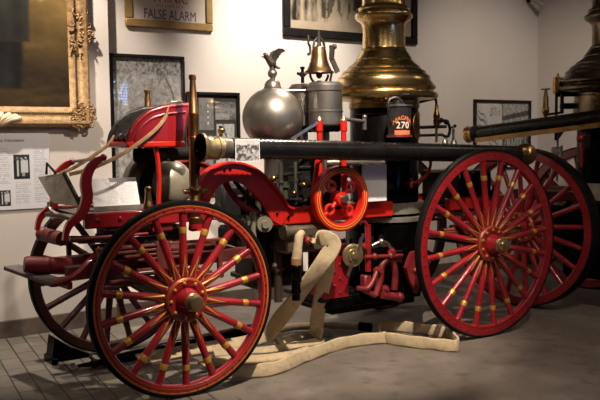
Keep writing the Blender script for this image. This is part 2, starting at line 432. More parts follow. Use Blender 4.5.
# engraved map
mp_ = thing('framed_map', (.755, YW, 1.27), 'grey engraved map print in a thin black frame behind the driver seat', 'picture')
frame_mesh(.39, 1.12, 1.27, 2.425, YW, .03, .035, .004).build('frame', BLKF, mp_)
def engr(u, v):
    n = fnoise(u*7, v*9, 1.6); n2 = fnoise(u*20, v*24, 1.5); e = (u-.5)**2/.2+(v-.5)**2/.22
    g = .33+.10*n+.13*n2
    if .8 < e < .92: g *= .6
    if v > .86: g = .24+.2*n2
    if abs(fnoise(u*4+3, v*5, 1.)) < .05: g *= .5
    g = max(.05, min(.55, g)); return (g*.98, g*.96, g*.90)
art('print', .42, 1.09, 1.30, 2.395, YW-.012, engr, mp_, 110, 150, ARTG)

# collage of photographs
cl = thing('framed_collage', (1.42, YW, 1.1), 'black framed collage of small grey photographs behind the brass hose mouth', 'picture')
frame_mesh(1.14, 1.705, 1.1, 2.10, YW, .03, .035, .004).build('frame', BLKF, cl)
M().box((1.4225, YW-.008, 1.6), (.52, .01, .96)).build('mat_board', MATB, cl)
def card(u, v):
    n = fnoise(u*5, v*5, 1.5); g = .16+.05*n
    for k in range(4):
        if (u-.62)**2*2+(v-.22-.18*k)**2*6 < .006: g = .55
    return (g, g*.97, g*.9)
def landscape(u, v):
    n = fnoise(u*5, v*9, 1.5); g = .17-.10*abs(v-.5)*2+.08*n+(.12 if v < .35 and u < .7 else 0); g = max(.03, g); return (g, g*.98, g*.93)
def pale(u, v):
    n = fnoise(u*6, v*6, 1.5); g = .34+.14*n-(.2 if abs(u-.5+.3*(v-.5)) < .05 else 0); g = max(.05, g); return (g, g*.97, g*.96)
for (x0, x1, z0, z1, fn) in ((1.265, 1.42, 1.735, 2.045, card), (1.44, 1.665, 1.835, 2.01, landscape), (1.45, 1.645, 1.605, 1.795, pale), (1.25, 1.42, 1.52, 1.69, landscape), (1.44, 1.665, 1.36, 1.57, pale), (1.2, 1.41, 1.2, 1.45, card), (1.44, 1.66, 1.16, 1.33, landscape)):
    art('photo_print', x0, x1, z0, z1, YW-.016, fn, cl, 30, 36, ARTG)

# picture on the far right of the back wall
rp = thing('framed_print', (5.4, YW, 1.45), 'thin black framed pair of map and photograph prints near the corner', 'picture')
frame_mesh(4.9, 5.89, 1.42, 2.09, YW, .035, .035, .004).build('frame', BLKF, rp)
def maplike(u, v):
    g = .52+.05*fnoise(u*6, v*6, 1.)
    d = abs(v-(.85-.9*u)+.06*sin(u*14)); 
    if d < .03 or abs(d-.12) < .018: g = .14
    if .72 < v < .95 and u > .55 and fnoise(u*40, v*30, 1.) > .1: g = .2
    return (g, g*.97, g*.92)
def scene2(u, v):
    n = fnoise(u*9, v*9, 1.6); g = .30+.16*n
    if abs(v-.72-.12*(u-.3)) < .05 or (fnoise(u*14, v*4, 1.) > .12 and v < .6): g *= .2
    g = max(.02, g); return (g, g*.96, g*.9)
art('map_print', 4.945, 5.36, 1.455, 2.055, YW-.014, maplike, rp, 50, 60, ARTG)
art('photo_print', 5.39, 5.855, 1.455, 2.055, YW-.014, scene2, rp, 60, 60, ARTG)
cp = thing('caption_frame', (5.55, YW, 1.29), 'small black framed caption hanging under the map and photograph prints', 'picture')
frame_mesh(5.46, 5.7, 1.24, 1.40, YW, .02, .025, .003).build('frame', BLKF, cp)
M().box((5.58, YW-.008, 1.32), (.2, .008, .12)).build('paper', PAPER, cp)

def textpage(seed, blocks, img=None, base=(.62, .61, .62)):
    rnd = random.Random(seed)
    rows = {}
    def fn(u, v):
        c = base
        for (u0, u1, v0, v1, dv) in blocks:
            if u0 <= u <= u1 and v0 <= v <= v1:
                k = int((v-v0)/dv)
                if ((v-v0)/dv-k) < .55:
                    e = rows.setdefault((u0, k), rnd.uniform(.82, 1.))
                    if u < u0+(u1-u0)*e and fnoise(u*90, k*7.1, 1.) > -.25: c = (.44, .43, .45)
        for q in (img or []):
            u0, u1, v0, v1 = q
            if u0 <= u <= u1 and v0 <= v <= v1:
                uu, vv = (u-u0)/(u1-u0), (v-v0)/(v1-v0)
                g = .02
                if .1 < vv < .9 and .18 < uu < .9: g = .5 if (uu > .45 and vv > .25) or abs(uu-.25) < .06 else .03
                if .1 < vv < .28 and .5 < uu < .7: g = .3
                if vv > .75 and fnoise(uu*6, vv*9, 1.) > 0: g = .04
                c = (g, g, g)
        return c
    return fn
YP = YL-.012
pl1 = thing('text_poster', (-.445, YL-.006, 1.08), 'white text sheet with small photographs pinned under the oil portrait', 'poster')
M().box((-.445, YL-.005, 1.40), (.50, .01, .64)).build('backing', WPAPER, pl1)
art('printed_page', -.695, -.195, 1.08, 1.715, YL-.0115, textpage(4, [(.05, .37, .34, .82, .028), (.73, .96, .08, .82, .028), (.42, .68, .07, .36, .028)], [(.405, .67, .40, .72), (.16, .34, .05, .26)]), pl1, 110, 130)
text_mesh('The Volunteers', .036, INKG, pl1, lambda x, y, z: (-.515+x, YL-.0125-z*.2, 1.645+y))
# wall camera in the corner
cm = thing('spot_lamp', (5.86, YW-.01, 3.28), 'small white spot lamp fixed high in the corner of the room', 'lamp')
M().box((5.83, YW-.02, 3.35), (.05, .04, .08), bev=.005).tube([(5.83, YW-.03, 3.35), (5.83, YW-.14, 3.31)], .012).build('bracket', BIRON, cm)
M().tube([(5.77, YW-.11, 3.35), (5.87, YW-.18, 3.27)], .032, 16).tube([(5.87, YW-.18, 3.27), (5.89, YW-.195, 3.255)], .04, 16).build('lamp_head', mat('cream enamel', (.35, .3, .25), .4), cm)

# ------------------------------------------------------------------ wheels (axis Y, centred on the hub)
def make_wheel(R, n, phase, parent, hubr, tw=.075, style=(1, 1), paint=None):
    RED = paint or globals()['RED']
    b = M()
    ri, ro = R*.875, R-(.022 if style[0] else .013); hw = tw/2-.006
    b.lathe([(ri+.008, -hw), (ri, -hw+.010), (ri, hw-.010), (ri+.008, hw), (ro, hw), (ro, -hw)], axis=(0, 1, 0), n=96, closed=True)
    b.lathe([(ro-.005, -hw-.0012), (ro-.016, -hw-.0012)], axis=(0, 1, 0), n=96, mi=1)
    b.lathe([(ri+.018, -hw-.0012), (ri+.0225, -hw-.0012)], axis=(0, 1, 0), n=96, mi=1)
    for i in range(n*3):
        a = 2*PI*(i+.5)/(n*3); rr = (ri+ro)/2+.004
        b.lathe([(.0075, 0), (.006, -.006), (0, -.008)], (rr*cos(a), -hw, rr*sin(a)), (0, 1, 0), 6, mi=2)
    w = b.build('wheel', [RED, ORANGE if style[0] else DRED, DRED], parent, off=Vector())
    b = M(); h2 = tw/2
    b.lathe([(ro-.002, -h2), (ro-.002, h2), (R-.006, h2), (R, h2-.01), (R, -h2+.01), (R-.006, -h2)], axis=(0, 1, 0), n=96, closed=True)
    b.build('tyre', RUBBER, w, off=Vector())
    L0, L1 = hubr*.80, ri+.012
    sp = M()                                               # one spoke along +X
    secs = []
    for t, wd, dp in ((0, .032, .05), (.06, .040, .05), (.16, .054, .054), (.45, .050, .05), (.8, .046, .046), (.95, .049, .048), (1, .052, .05)):
        x = L0+(L1-L0)*t; secs.append((x, wd/2, dp/2))
    k = 10; vs = []
    for x, a, c in secs: vs += [(x, -c*cos(2*PI*j/k), a*sin(2*PI*j/k)) for j in range(k)]
    sp.add(vs, [(i*k+j, i*k+(j+1) % k, (i+1)*k+(j+1) % k, (i+1)*k+j) for i in range(len(secs)-1) for j in range(k)], 0, True)
    rb = R*.70
    sp.lathe([(.0245, 0), (.0255, .004), (.0255, .036), (.0245, .04)], (rb-.02, 0, 0), (1, 0, 0), 12, 1)
    sp.v[-48:] = [Vector((v.x, v.y*1.02, v.z)) for v in sp.v[-48:]]
    for sg_ in (-1, 1):                                    # fishtail striping near the hub
        P = [(hubr*1.02, .021), (hubr*1.25, .016), (hubr*1.7, .005), (hubr*2.0, .0015)]
        vs = []
        for x, zz in P: vs += [(x, -.0262+.004*abs(zz)/.02, sg_*zz), (x, -.0268, sg_*max(0, zz-.0065))]
        sp.add(vs, [(2*i, 2*i+1, 2*i+3, 2*i+2) for i in range(3)], 1)
    s0 = sp.build('spoke', [RED, GOLD if style[1] else RED], w, off=Vector())
    for i in range(n):
        o = s0 if i == 0 else s0.copy()
        if i: C.objects.link(o); o.parent = w
        o.rotation_euler = (0, -(math.radians(phase)+2*PI*i/n), 0)
    b = M(); h = .045
    b.lathe([(0, -h), (hubr*.6, -h), (hubr*.62, -h-.004), (hubr*.93, -h-.004), (hubr, -h+.008), (hubr, h-.008), (hubr*.93, h), (0, h)], axis=(0, 1, 0), n=48)
    b.lathe([(hubr*.90, -h-.0052), (hubr*.97, -h+.002)], axis=(0, 1, 0), n=48, mi=1)
    b.lathe([(hubr*.55, -h-.002), (.074, -.075), (.066, -.09), (.062, -.13), (.055, -.135)], axis=(0, 1, 0), n=32)
    for i in range(n//2):
        a = 2*PI*(i+.5)/(n//2); b.lathe([(.013, 0), (.011, -.008), (.005, -.012), (0, -.0125)], (hubr*.77*cos(a), -h-.004, hubr*.77*sin(a)), (0, 1, 0), 8, mi=1)
    b.build('hub', [RED, GOLD], w, off=Vector())
    M().lathe([(.056, -.115), (.060, -.125), (.060, -.14), (.052, -.146), (.052, -.18), (.044, -.192), (0, -.195)], axis=(0, 1, 0), n=12).build('hub_cap', PBRASS, w, off=Vector())
    return w

# ================================================================== the engine in front
TR = 1.34; WB = 2.72; RF = .633; RR = .773
E1 = thing('steam_fire_engine', (1.36, .67, 0), 'red and brass steam fire engine with four spoked wheels, bell and eagle', 'fire engine')
O1 = OFF[E1.name]
def at(o, p): o.location = Vector(p)-O1; return o
wf_ = make_wheel(RF, 18, -10, E1, .145); at(wf_, (0, 0, RF))
WSHADE = mat('shaded dark red paint', (.055, .012, .010), .5, noise=.4, scale=6)  # red darkened so the colour itself carries the far wheels' shade
wf2 = make_wheel(RF, 18, -4, E1, .145, .075, (0, 0), WSHADE); at(wf2, (0, TR, RF))
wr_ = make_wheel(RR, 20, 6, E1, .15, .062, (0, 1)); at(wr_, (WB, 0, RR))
wr2 = make_wheel(RR, 20, 9, E1, .15, .062, (0, 0), WSHADE); at(wr2, (WB, TR, RR))
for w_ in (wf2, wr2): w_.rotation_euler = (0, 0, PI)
def P(b, name, m, parent=None, **k): return b.build(name, m, parent or E1, **k)
P(M().tube([(0, .05, RF), (0, TR-.05, RF)], .035, 14).box((0, TR/2, RF+.01), (.09, .95, .08), bev=.01), 'axle', BIRON)
P(M().tube([(WB, .05, RR), (WB, TR-.05, RR)], .04, 14), 'axle', BIRON)
# --- frame
for y0 in (.34, .96):
    for x0, x1, hh in ((.86, 2.0, .12), (2.62, 3.35, .1)):
        P(M().box(((x0+x1)/2, y0+.04, 1.075), (x1-x0, .08, hh), bev=.008), 'frame_beam', REDF)
# crane neck arches
outer = [(.20, 1.02), (.21, 1.12), (.225, 1.24), (.25, 1.33), (.31, 1.415), (.39, 1.465), (.50, 1.488), (.62, 1.47), (.72, 1.425), (.80, 1.36), (.87, 1.29), (.93, 1.22), (.97, 1.16), (1.02, 1.135)]
inner = [(.31, 1.02), (.32, 1.12), (.335, 1.20), (.36, 1.26), (.40, 1.31), (.44, 1.34), (.50, 1.352), (.57, 1.345), (.63, 1.315), (.69, 1.26), (.75, 1.19), (.80, 1.12), (.85, 1.05), (.92, 1.015)]
op = smooth_path([(x+.02, 0, z) for x, z in outer], 4); ip = smooth_path([(x+.02, 0, z) for x, z in inner], 4)
def arch(y, name):
    b = M(); A = [(p.x, p.z) for p in op]; B2 = [(p.x, p.z) for p in ip]
    b.strip(A, B2, y, y+.035, 0)
    A2 = [(x, z+.004) for x, z in A]; Bf = [(x+(xb-x)*.10, z+(zb-z)*.10) for (x, z), (xb, zb) in zip(A2, B2)]
    b.strip(A2, Bf, y-.028, y+.062, 0)
    for i in (22, 24): b.ball(((A[i][0]+B2[i][0])/2, y-.002, A[i][1]-.05), .012, 8, mi=1)
    for x, z in ((.90, 1.10), (1.0, 1.07), (.26, 1.15)): b.ball((x, y-.002, z), .012, 8, mi=1)
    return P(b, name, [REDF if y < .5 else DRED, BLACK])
arch(.33, 'crane_neck'); arch(1.03, 'crane_neck')
b = M(); b.box((1.46, .74, 1.32), (.40, .34, .44), bev=.02)
for k in range(3): b.box((1.46, .74, 1.16+.13*k), (.43, .37, .025), bev=.006)
for x in (1.32, 1.46, 1.60): b.lathe([(.035, 0), (.03, -.02), (0, -.024)], (x, .57, 1.32), (0, 1, 0), 10)
P(b, 'steam_chest', BIRON)
b = M(); b.box((1.08, .76, .78), (.46, .34, .56), bev=.03)
for z in (.58, .98): b.box((1.08, .76, z), (.50, .38, .04), bev=.008)
for x in (.94, 1.08, 1.22): b.lathe([(.03, 0), (.026, -.016), (0, -.02)], (x, .59, .78), (0, 1, 0), 10)
P(b, 'pump_frame', BIRON)
b = M(); b.box((.88, .90, 1.15), (.34, .16, .30), bev=.03).tube([(.70, .90, 1.12), (1.3, .90, 1.12)], .05, 12)
P(b, 'condenser', BIRON)
P(M().tube(smooth_path([(.56, .52, 1.38), (.60, .50, 1.28), (.68, .46, 1.17), (.80, .42, 1.10)], 5), .026, 10), 'frame_brace', DRED)
P(M().tube([(.62, .46, 1.35), (.80, .43, 1.12)], .016, 8), 'frame_brace', BIRON)
GP = mat('dull green pipe', (.07, .08, .062), .4, .4, noise=.3)
for x, y, z0, z1, rr_ in ((.76, .52, 1.10, 1.40, .016), (.88, .57, 1.10, 1.30, .022), (1.02, .47, 1.10, 1.46, .018), (1.11, .56, 1.12, 1.38, .026), (1.17, .50, 1.10, 1.47, .013)):
    P(M().tube([(x, y, z0), (x, y, z1)], rr_, 10).lathe([(rr_*1.6, 0), (rr_*1.6, .02)], (x, y, z0+.6*(z1-z0)), n=12), 'feed_pipe', GP)
P(M().tube(smooth_path([(.70, .58, 1.22), (.9, .52, 1.25), (1.0, .50, 1.36), (1.25, .54, 1.38)], 5), .014, 8), 'feed_pipe', BIRON)
P(M().tube(smooth_path([(.72, .50, 1.36), (.86, .50, 1.33), (.95, .46, 1.20), (1.22, .50, 1.18)], 5), .014, 8), 'feed_pipe', BIRON)
P(M().box((.93, .66, 1.25), (.16, .12, .22), bev=.02), 'pump_valve_box', BIRON)
for k in range(7): P(M().ball((.70+.09*k, .49, 1.17+.06*((k*5) % 4)), .026, 10), 'pipe_fitting', BRASSD)
# --- fore carriage
for y in (.30, 1.0): P(M().box((-.06, y+.03, 1.14), (.94, .06, .10), bev=.008), 'side_sill', RED)
b = M(); b.box((-.10, .68, 1.165), (.86, .66, .02)); P(b, 'footplate', BLACK)
for x in (-.45, -.30, -.18): P(M().ball((x, .30, 1.145), .016, 8), 'sill_bolt', DRED)
b = M(); b.lathe([(.26, -.02), (.31, -.02), (.31, .02), (.26, .02)], (-.02, .67, .98), n=48, closed=True)
b.lathe([(.25, .03), (.30, .03), (.30, .06), (.25, .06)], (-.02, .67, .98), n=48, closed=True); P(b, 'fifth_wheel', BIRON)
for y in (.34, 1.0):
    b = M()
    for k in range(4): b.box((0, y, .70+.03*k), (.9-.18*k, .05, .017), bev=.003).box((0, y, .95-.03*k), (.9-.18*k, .05, .017), bev=.003)
    for x in (-.43, .43): b.tube([(x, y-.03, .70), (x, y+.03, .70)], .02, 10).bar((x, y, .69), (x, y, .95), .03, .03)
    b.box((0, y, .82), (.10, .07, .30), bev=.006)
    P(b, 'leaf_spring', BRED)
b = M(); b.box((.0, .67, 1.07), (.16, .7, .07), bev=.01).box((0, .67, .86), (.14, .5, .12), bev=.01)
P(b, 'bolster', DRED)
b = M()                                                    # futchells: bars to the draught gear
for y in (.45, .89): b.bar((-.62, y, .80), (.75, y, .82), .06, .09, bev=.008)
b.bar((.60, .42, .82), (.60, .92, .82), .08, .08)
P(b, 'draught_bar', BRED)
P(M().lathe([(0, -.01), (.05, -.005), (.058, .015), (.058, .28), (.052, .30), (0, .30)], (-.80, .75, .835), (.98, -.12, -.12), 20).lathe([(.060, .13), (.062, .14), (.062, .15), (.060, .16)], (-.80, .75, .835), (.98, -.12, -.12), 20), 'tongue_socket', DRED)
b = M(); b.bar((-.80, 1.12, .77), (-.66, .44, .735), .12, .03, 0, bev=.006); P(b, 'splinter_bar', mat('worn grey iron plate', (.11, .09, .078), .6, noise=.3))
b = M(); b.bar((-.745, 1.10, .755), (-.60, .42, .72), .035, .05, bev=.006); b.tube(smooth_path([(-.70, .44, .74), (-.58, .42, .78), (-.47, .44, .86), (-.36, .5, .93)], 5), .024, 8); P(b, 'splinter_brace', RED)
b = M()
b.tube([(-.56, 1.12, .98), (-.50, .92, .965)], .05, 14).tube([(-.50, .92, .965), (-.2, .8, .95)], .025, 10).ball((-.57, 1.14, .985), .055, 12)
P(b, 'brake_shaft', BRED)
P(M().tube([(-.62, .34, 1.03), (-.1, .34, 1.03)], .011, 8), 'tie_rod', RED)
# --- footboard and lyre irons
b = M()
cA = [(-.572, .62, 1.438), (-.529, .40, 1.225), (-.640, .62, 1.245), (-.668, .85, 1.405)]
n_ = (Vector(cA[1])-Vector(cA[0])).cross(Vector(cA[3])-Vector(cA[0])).normalized()*.03
b.add([Vector(p) for p in cA]+[Vector(p)+n_ for p in cA], [(0, 1, 2, 3), (7, 6, 5, 4), (0, 4, 5, 1), (1, 5, 6, 2), (2, 6, 7, 3), (3, 7, 4, 0)])
fb = P(b, 'footboard', GREYW)
P(M().bar((-.563, .61, 1.44), (-.520, .39, 1.220), .02, .03, bev=.004), 'edge_iron', BIRON, fb)
P(M().tube(smooth_path([(-.655, .64, 1.25), (-.655, .63, 1.21), (-.645, .60, 1.185), (-.62, .55, 1.165)], 5), [.016]*16, 8).bar((-.66, .66, 1.17), (-.56, .36, 1.155), .06, .03, bev=.006), 'toe_rest', STEEL, fb)
P(M().tube([(-.635, .76, 1.425), (-.63, .76, 1.50), (-.595, .68, 1.435)], .009, 8), 'ring_handle', BIRON, fb)
def lyre(y, pts, name):
    pth = smooth_path([(x, y, z) for x, z in pts], 6); k = len(pth); b = M()
    vs = []
    for i, p in enumerate(pth):
        t = (pth[min(i+1, k-1)]-pth[max(i-1, 0)]).normalized(); nrm = Vector((-t.z, 0, t.x))
        w = .014+.020*sin(PI*min(1, i/k*1.05))
        for dy in (-.018, .018): vs += [p+nrm*w+Vector((0, dy, 0)), p-nrm*w+Vector((0, dy, 0))]
    fs = []
    for i in range(k-1):
        a, c = i*4, i*4+4
        fs += [(a, c, c+2, a+2), (a+1, a+3, c+3, c+1), (a, a+1, c+1, c), (a+2, c+2, c+3, a+3)]
    fs += [(0, 2, 3, 1), (4*k-4, 4*k-3, 4*k-1, 4*k-2)]
    b.add(vs, fs, 0, True); b.ball((pts[0][0], y, pts[0][1]), .024, 10)
    return P(b, name, RED, angle=50)
LY = [(-.40, 1.54), (-.45, 1.515), (-.50, 1.455), (-.52, 1.38), (-.515, 1.29), (-.555, 1.19), (-.635, 1.12), (-.665, 1.03)]
lyre(.30, LY, 'lyre_iron'); lyre(1.0, [(x+.015, z-.04 if z > 1.3 else z) for x, z in LY], 'lyre_iron')
P(M().tube([(-.40, .30, 1.54), (-.385, 1.0, 1.50)], .011, 8), 'cross_rod', STEEL)
# --- seat
nearp = [(-.175, 1.60), (-.165, 1.66), (-.145, 1.71), (-.10, 1.772), (-.02, 1.832), (.04, 1.852), (.10, 1.868), (.275, 1.885), (.245, 1.79), (.205, 1.60)]
seat = P(M().box((.02, .64, 1.618), (.42, .42, .04), bev=.008), 'seat', REDF)
def sidepanel(y, name, ms):
    b = M(); b.prism(nearp, y, y+.03, 0)
    edge = smooth_path([(x, y+.015, z) for x, z in nearp[:8]], 5); b.tube(edge, .020, 10, 1)
    inner_e = [(.05+(p.x-.05)*.84, y-.004, 1.62+(p.z-1.62)*.82) for p in edge]; b.tube(inner_e, .008, 8, 1)
    return P(b, name, ms, seat)
sidepanel(.44, 'side_panel', [RED, RED]); sidepanel(.81, 'side_panel', [BLACK, LEATHB])
P(M().prism([(x*.97, 1.64+(z-1.64)*.98) for x, z in nearp], .775, .808), 'seat_lining', LEATHB, seat)
b = M()
for k in range(3): b.box((.03, .525+.1*k, 1.665), (.38, .105, .06), bev=.022)
P(b, 'cushion', LEATHB, seat)
P(M().prism([(.21, 1.62), (.275, 1.88), (.30, 1.88), (.235, 1.62)], .47, .81), 'seat_back', LEATHB, seat)
P(M().tube([(.14, .45, 1.87), (.14, .45, 1.905), (.22, .45, 1.91), (.23, .45, 1.88)], .008, 8), 'seat_rail', STEEL, seat)
P(M().tube(smooth_path([(.03, .48, 1.60), (.045, .48, 1.50), (.05, .48, 1.36), (.04, .48, 1.19)], 5), .017, 10), 'seat_iron', REDF)
P(M().tube(smooth_path([(.05, .82, 1.60), (.04, .82, 1.40), (.0, .82, 1.19)], 5), .017, 10), 'seat_iron', BIRON)
P(M().tube([(.16, .50, 1.545), (.16, .84, 1.545)], .05, 14).tube([(.0, .80, 1.54), (.33, .58, 1.55)], .05, 14), 'seat_spring', BIRON)
# --- copper drum with pale dome under the seat
b = M(); b.lathe([(0, 0), (.22, 0), (.235, .02), (.235, .14), (.22, .17), (.18, .18)], (.17, .95, 1.32), (.12, -1, 0), 40)
drum = P(b, 'water_drum', OLIVE)
P(M().lathe([(.175, 0), (.17, .04), (.145, .085), (.105, .115), (.05, .132), (0, .137)], (.265, .775, 1.325), (.3, -1, .05), 40), 'drum_dome', CREAMM, drum)
# --- air chamber with eagle
AX, AZ = 1.08, 1.81; CY = .67
prof = [(.07, -.40), (.075, -.32), (.10, -.29), (.10, -.25)]
prof += [(.236*cos(a), .236*sin(a)) for a in [math.radians(-72+i*6) for i in range(24)]]
prof += [(.066, .228), (.064, .245), (.062, .252), (.056, .27), (.042, .288), (.024, .298), (.018, .302), (.018, .31), (0, .31)]
chm = P(M().lathe(prof, (AX, CY, AZ-.005), n=48), 'air_chamber', NICKEL)
M_ = M().lathe([(.065, .222), (.070, .226), (.070, .234), (.062, .238)], (AX, CY, AZ-.005), n=40)
P(M_, 'collar', NICKEL, chm)
P(M().ball((AX, CY, AZ+.335), .037, 18).lathe([(.014, .365), (.022, .368), (.022, .376), (.012, .38)], (AX, CY, AZ), n=20), 'finial_ball', NICKEL, chm)
b = M(); b.T = Matrix.Translation((AX, CY, AZ+.378)) @ Matrix.Scale(.72, 4) @ Matrix.Translation((-1.09, -CY, -2.222))      # eagle, wings raised
eb = [(1.145, 2.245), (1.10, 2.265), (1.075, 2.285), (1.05, 2.31), (1.025, 2.335), (1.00, 2.348)]
b.tube(smooth_path([(1.12, CY, 2.235), (1.095, CY, 2.262), (1.06, CY, 2.295), (1.025, CY, 2.33), (1.0, CY, 2.35), (.985, CY, 2.345)], 4), [.008]+[.024, .034, .042, .046]+[.047, .046, .043, .040, .037, .034, .031, .029, .029, .032, .035, .034, .028, .022, .015, .010], 10)
b.tube(smooth_path([(.985, CY, 2.345), (.966, CY, 2.335), (.962, CY, 2.318)], 3), [.013, .011, .009, .008, .006, .004, .001], 8)
for dy in (-.02, .02): b.tube([(1.085, CY+dy, 2.265), (1.09, CY+dy, 2.235), (1.075, CY+dy, 2.222)], [.014, .010, .012], 8)
for sg_ in (-1, 1):
    wing = [(1.065, 2.27), (1.075, 2.315), (1.075, 2.36), (1.095, 2.40), (1.135, 2.425), (1.19, 2.425), (1.235, 2.40), (1.205, 2.39), (1.175, 2.375), (1.17, 2.355), (1.155, 2.35), (1.15, 2.325), (1.135, 2.32), (1.125, 2.295), (1.11, 2.285), (1.10, 2.262)]
    n = len(wing); vs = []
    for t in (0, 1):
        for x, z in wing: vs.append((x, CY+sg_*(.012+(z-2.26)*.16)+sg_*.014*t, z-(.012 if sg_ > 0 else 0)))
    b.add(vs, [list(range(n)), list(range(2*n-1, n-1, -1))]+[(i, (i+1) % n, n+(i+1) % n, n+i) for i in range(n)])
b.prism([(1.11, 2.25), (1.17, 2.225), (1.175, 2.215), (1.12, 2.225)], CY-.03, CY+.03)
P(b, 'eagle', PEWTER, chm)
P(M().lathe([(.085, 0), (.085, .05), (.075, .07), (.075, .42), (.09, .44), (.09, .46)], (AX, CY, 1.08), n=28), 'chamber_pedestal', NICKEL)
# --- steam cylinders
def cyl(x, y, r, z0, z1, name):
    pr = [(0, z0), (r*.96, z0), (r, z0+.01), (r, z0+.10), (r+.004, z0+.105), (r+.004, z0+.115), (r, z0+.12), (r, z1-.075), (r+.008, z1-.07), (r+.008, z1-.03), (r+.002, z1-.02), (r*.9, z1-.004), (r*.5, z1), (0, z1)]
    b = M().lathe(pr, (x, y, 0), n=44); c = P(b, name, NICKEL, angle=18)
    P(M().lathe([(0, z0-.05), (r*.8, z0-.05), (r*.93, z0-.02), (r*.93, z0), (0, z0)], (x, y, 0), n=32), 'lower_cover', BLACK, c)
    return c
c1 = cyl(1.475, .53, .133, 1.745, 2.085, 'steam_cylinder'); c2 = cyl(1.475, .81, .128, 1.745, 2.085, 'steam_cylinder')
P(M().tube([(1.475, .53, 1.1), (1.475, .53, 1.72)], .03, 12).tube([(1.475, .835, 1.1), (1.475, .835, 1.72)], .03, 12), 'piston_rod', STEEL)
P(M().lathe([(.014, 0), (.014, .05), (.026, .055), (.026, .085), (.012, .09), (.012, .11), (.02, .115), (.02, .13), (0, .132)], (1.44, .80, 2.09), n=14).tube([(1.40, .80, 2.165), (1.48, .80, 2.165)], .009, 8).ball((1.40, .8, 2.165), .014, 8), 'oil_cup', BIRON, c2)
P(M().tube([(1.14, .72, 2.02), (1.44, .60, 2.02)], .012, 8), 'vent_pipe', NICKEL)
# --- bell on the cylinder
BX, BY, BZ = 1.452, .58, 2.155
BT = Matrix.Translation((BX, BY, BZ)) @ Matrix.Diagonal((.84, .84, .98, 1)) @ Matrix.Translation((-BX, -BY, -BZ))
def N():
    b = M(); b.T = BT; return b
bell = P(N().lathe([(0, .215), (.03, .213), (.058, .20), (.066, .18), (.072, .14), (.08, .10), (.095, .06), (.118, .025), (.138, .008), (.142, 0), (.132, 0), (.11, .02), (.085, .06), (.07, .12), (.06, .17), (0, .19)], (BX, BY, BZ), n=40), 'bell', BELLB)
th_ = [math.radians(a) for a in range(-170, -9, 16)]
P(N().tube([(BX+.105*cos(a), BY, BZ+.005+.095*sin(a)) for a in th_], .011, 10).tube([(BX, BY, BZ-.09), (BX, BY, BZ-.065)], .02, 12).lathe([(.045, -.085), (.035, -.07), (.02, -.06)], (BX, BY, BZ), n=18), 'bell_cradle', BIRON, bell)
P(N().tube([(BX+.062*cos(a), BY, BZ+.195+.085*sin(a)) for a in [math.radians(q) for q in range(0, 181, 15)]], .012, 8).tube([(BX, BY, BZ+.20), (BX, BY, BZ+.33)], [.022, .010], 10), 'bell_yoke', PEWTER, bell)
P(N().tube(smooth_path([(BX-.115, BY, BZ+.29), (BX-.118, BY, BZ+.23), (BX-.098, BY, BZ+.20), (BX-.10, BY, BZ+.15), (BX-.125, BY, BZ+.145)], 4), .011, 8), 'bell_pull', PEWTER, bell)
P(N().tube([(BX+.055, BY-.1, BZ+.20), (BX+.10, BY-.1, BZ+.205)], .016, 10).bar((BX+.08, BY-.1, BZ+.205), (BX+.065, BY-.11, BZ+.10), .035, .045).bar((BX+.065, BY-.11, BZ+.11), (BX+.12, BY-.13, BZ+.0), .03, .04).ball((BX+.105, BY-.1, BZ+.205), .024, 10).tube([(BX+.08, BY-.1, BZ+.02), (BX+.09, BY-.05, BZ-.06)], .012, 8), 'bell_lever', PEWTER, bell)
P(N().ball((BX, BY, BZ-.015), .03, 12).tube([(BX, BY, BZ+.15), (BX, BY, BZ)], .01, 8), 'clapper', BIRON, bell)
# --- red columns
for x in (1.30, 1.525):
    P(M().tube([(x, .36, 1.10), (x, .36, 1.79)], .021, 14).tube([(x, .36, 1.70), (x, .36, 1.78)], .028, 14).lathe([(.03, 0), (.022, .015), (.015, .03), (0, .035)], (x, .36, 1.78), n=14, mi=1), 'column', [REDF, NICKEL])
    P(M().tube([(x, 1.0, 1.10), (x, 1.0, 1.79)], .021, 14), 'column', REDF)
P(M().tube([(1.53, .36, 1.79), (1.74, .38, 1.775)], .015, 10).tube([(1.745, .38, 1.71), (1.745, .38, 1.81)], .016, 10).ball((1.745, .38, 1.81), .02, 10), 'throttle_rod', NICKEL)
P(M().bar((1.30, .35, 1.775), (1.06, .38, 1.64), .012, .022), 'gauge_bar', STEEL)
P(M().tube(smooth_path([(1.30, .34, 1.50), (1.24, .28, 1.55), (1.22, .30, 1.36), (1.20, .32, 1.20)], 5), .02, 8), 'valve_rod', REDF)
# --- flywheel
FX, FY, FZ, FR = 1.42, .27, 1.19, .248
b = M()
b.lathe([(FR*.77, -.03), (FR*.77, .03), (FR, .03), (FR, -.03), (FR*.95, -.036), (FR*.82, -.036)], (FX, FY, FZ), (0, 1, 0), 72, closed=True)
b.lathe([(FR*.93, -.0372), (FR*.91, -.0372)], (FX, FY, FZ), (0, 1, 0), 72, 1); b.lathe([(FR*.855, -.0372), (FR*.835, -.0372)], (FX, FY, FZ), (0, 1, 0), 72, 1)
fw = P(b, 'flywheel', [REDF, YEL])
for k in range(4):
    a = math.radians(40+90*k); b = M(); ex, ez = cos(a), sin(a)
    b.tube([(FX, FY, FZ), (FX+ex*.09, FY, FZ+ez*.09)], [.026, .017], 10)
    cx, cz = FX+ex*.125, FZ+ez*.125
    b.tube([(cx+.036*cos(t), FY, cz+.036*sin(t)) for t in [2*PI*i/16 for i in range(16)]], .0135, 8, closed=True)
    b.tube([(FX+ex*.155, FY, FZ+ez*.155), (FX+ex*.20, FY, FZ+ez*.20)], [.015, .022], 10)
    b.ball((FX+ex*.09, FY, FZ+ez*.09), .02, 8)
    P(b, 'flywheel_spoke', REDF, fw)
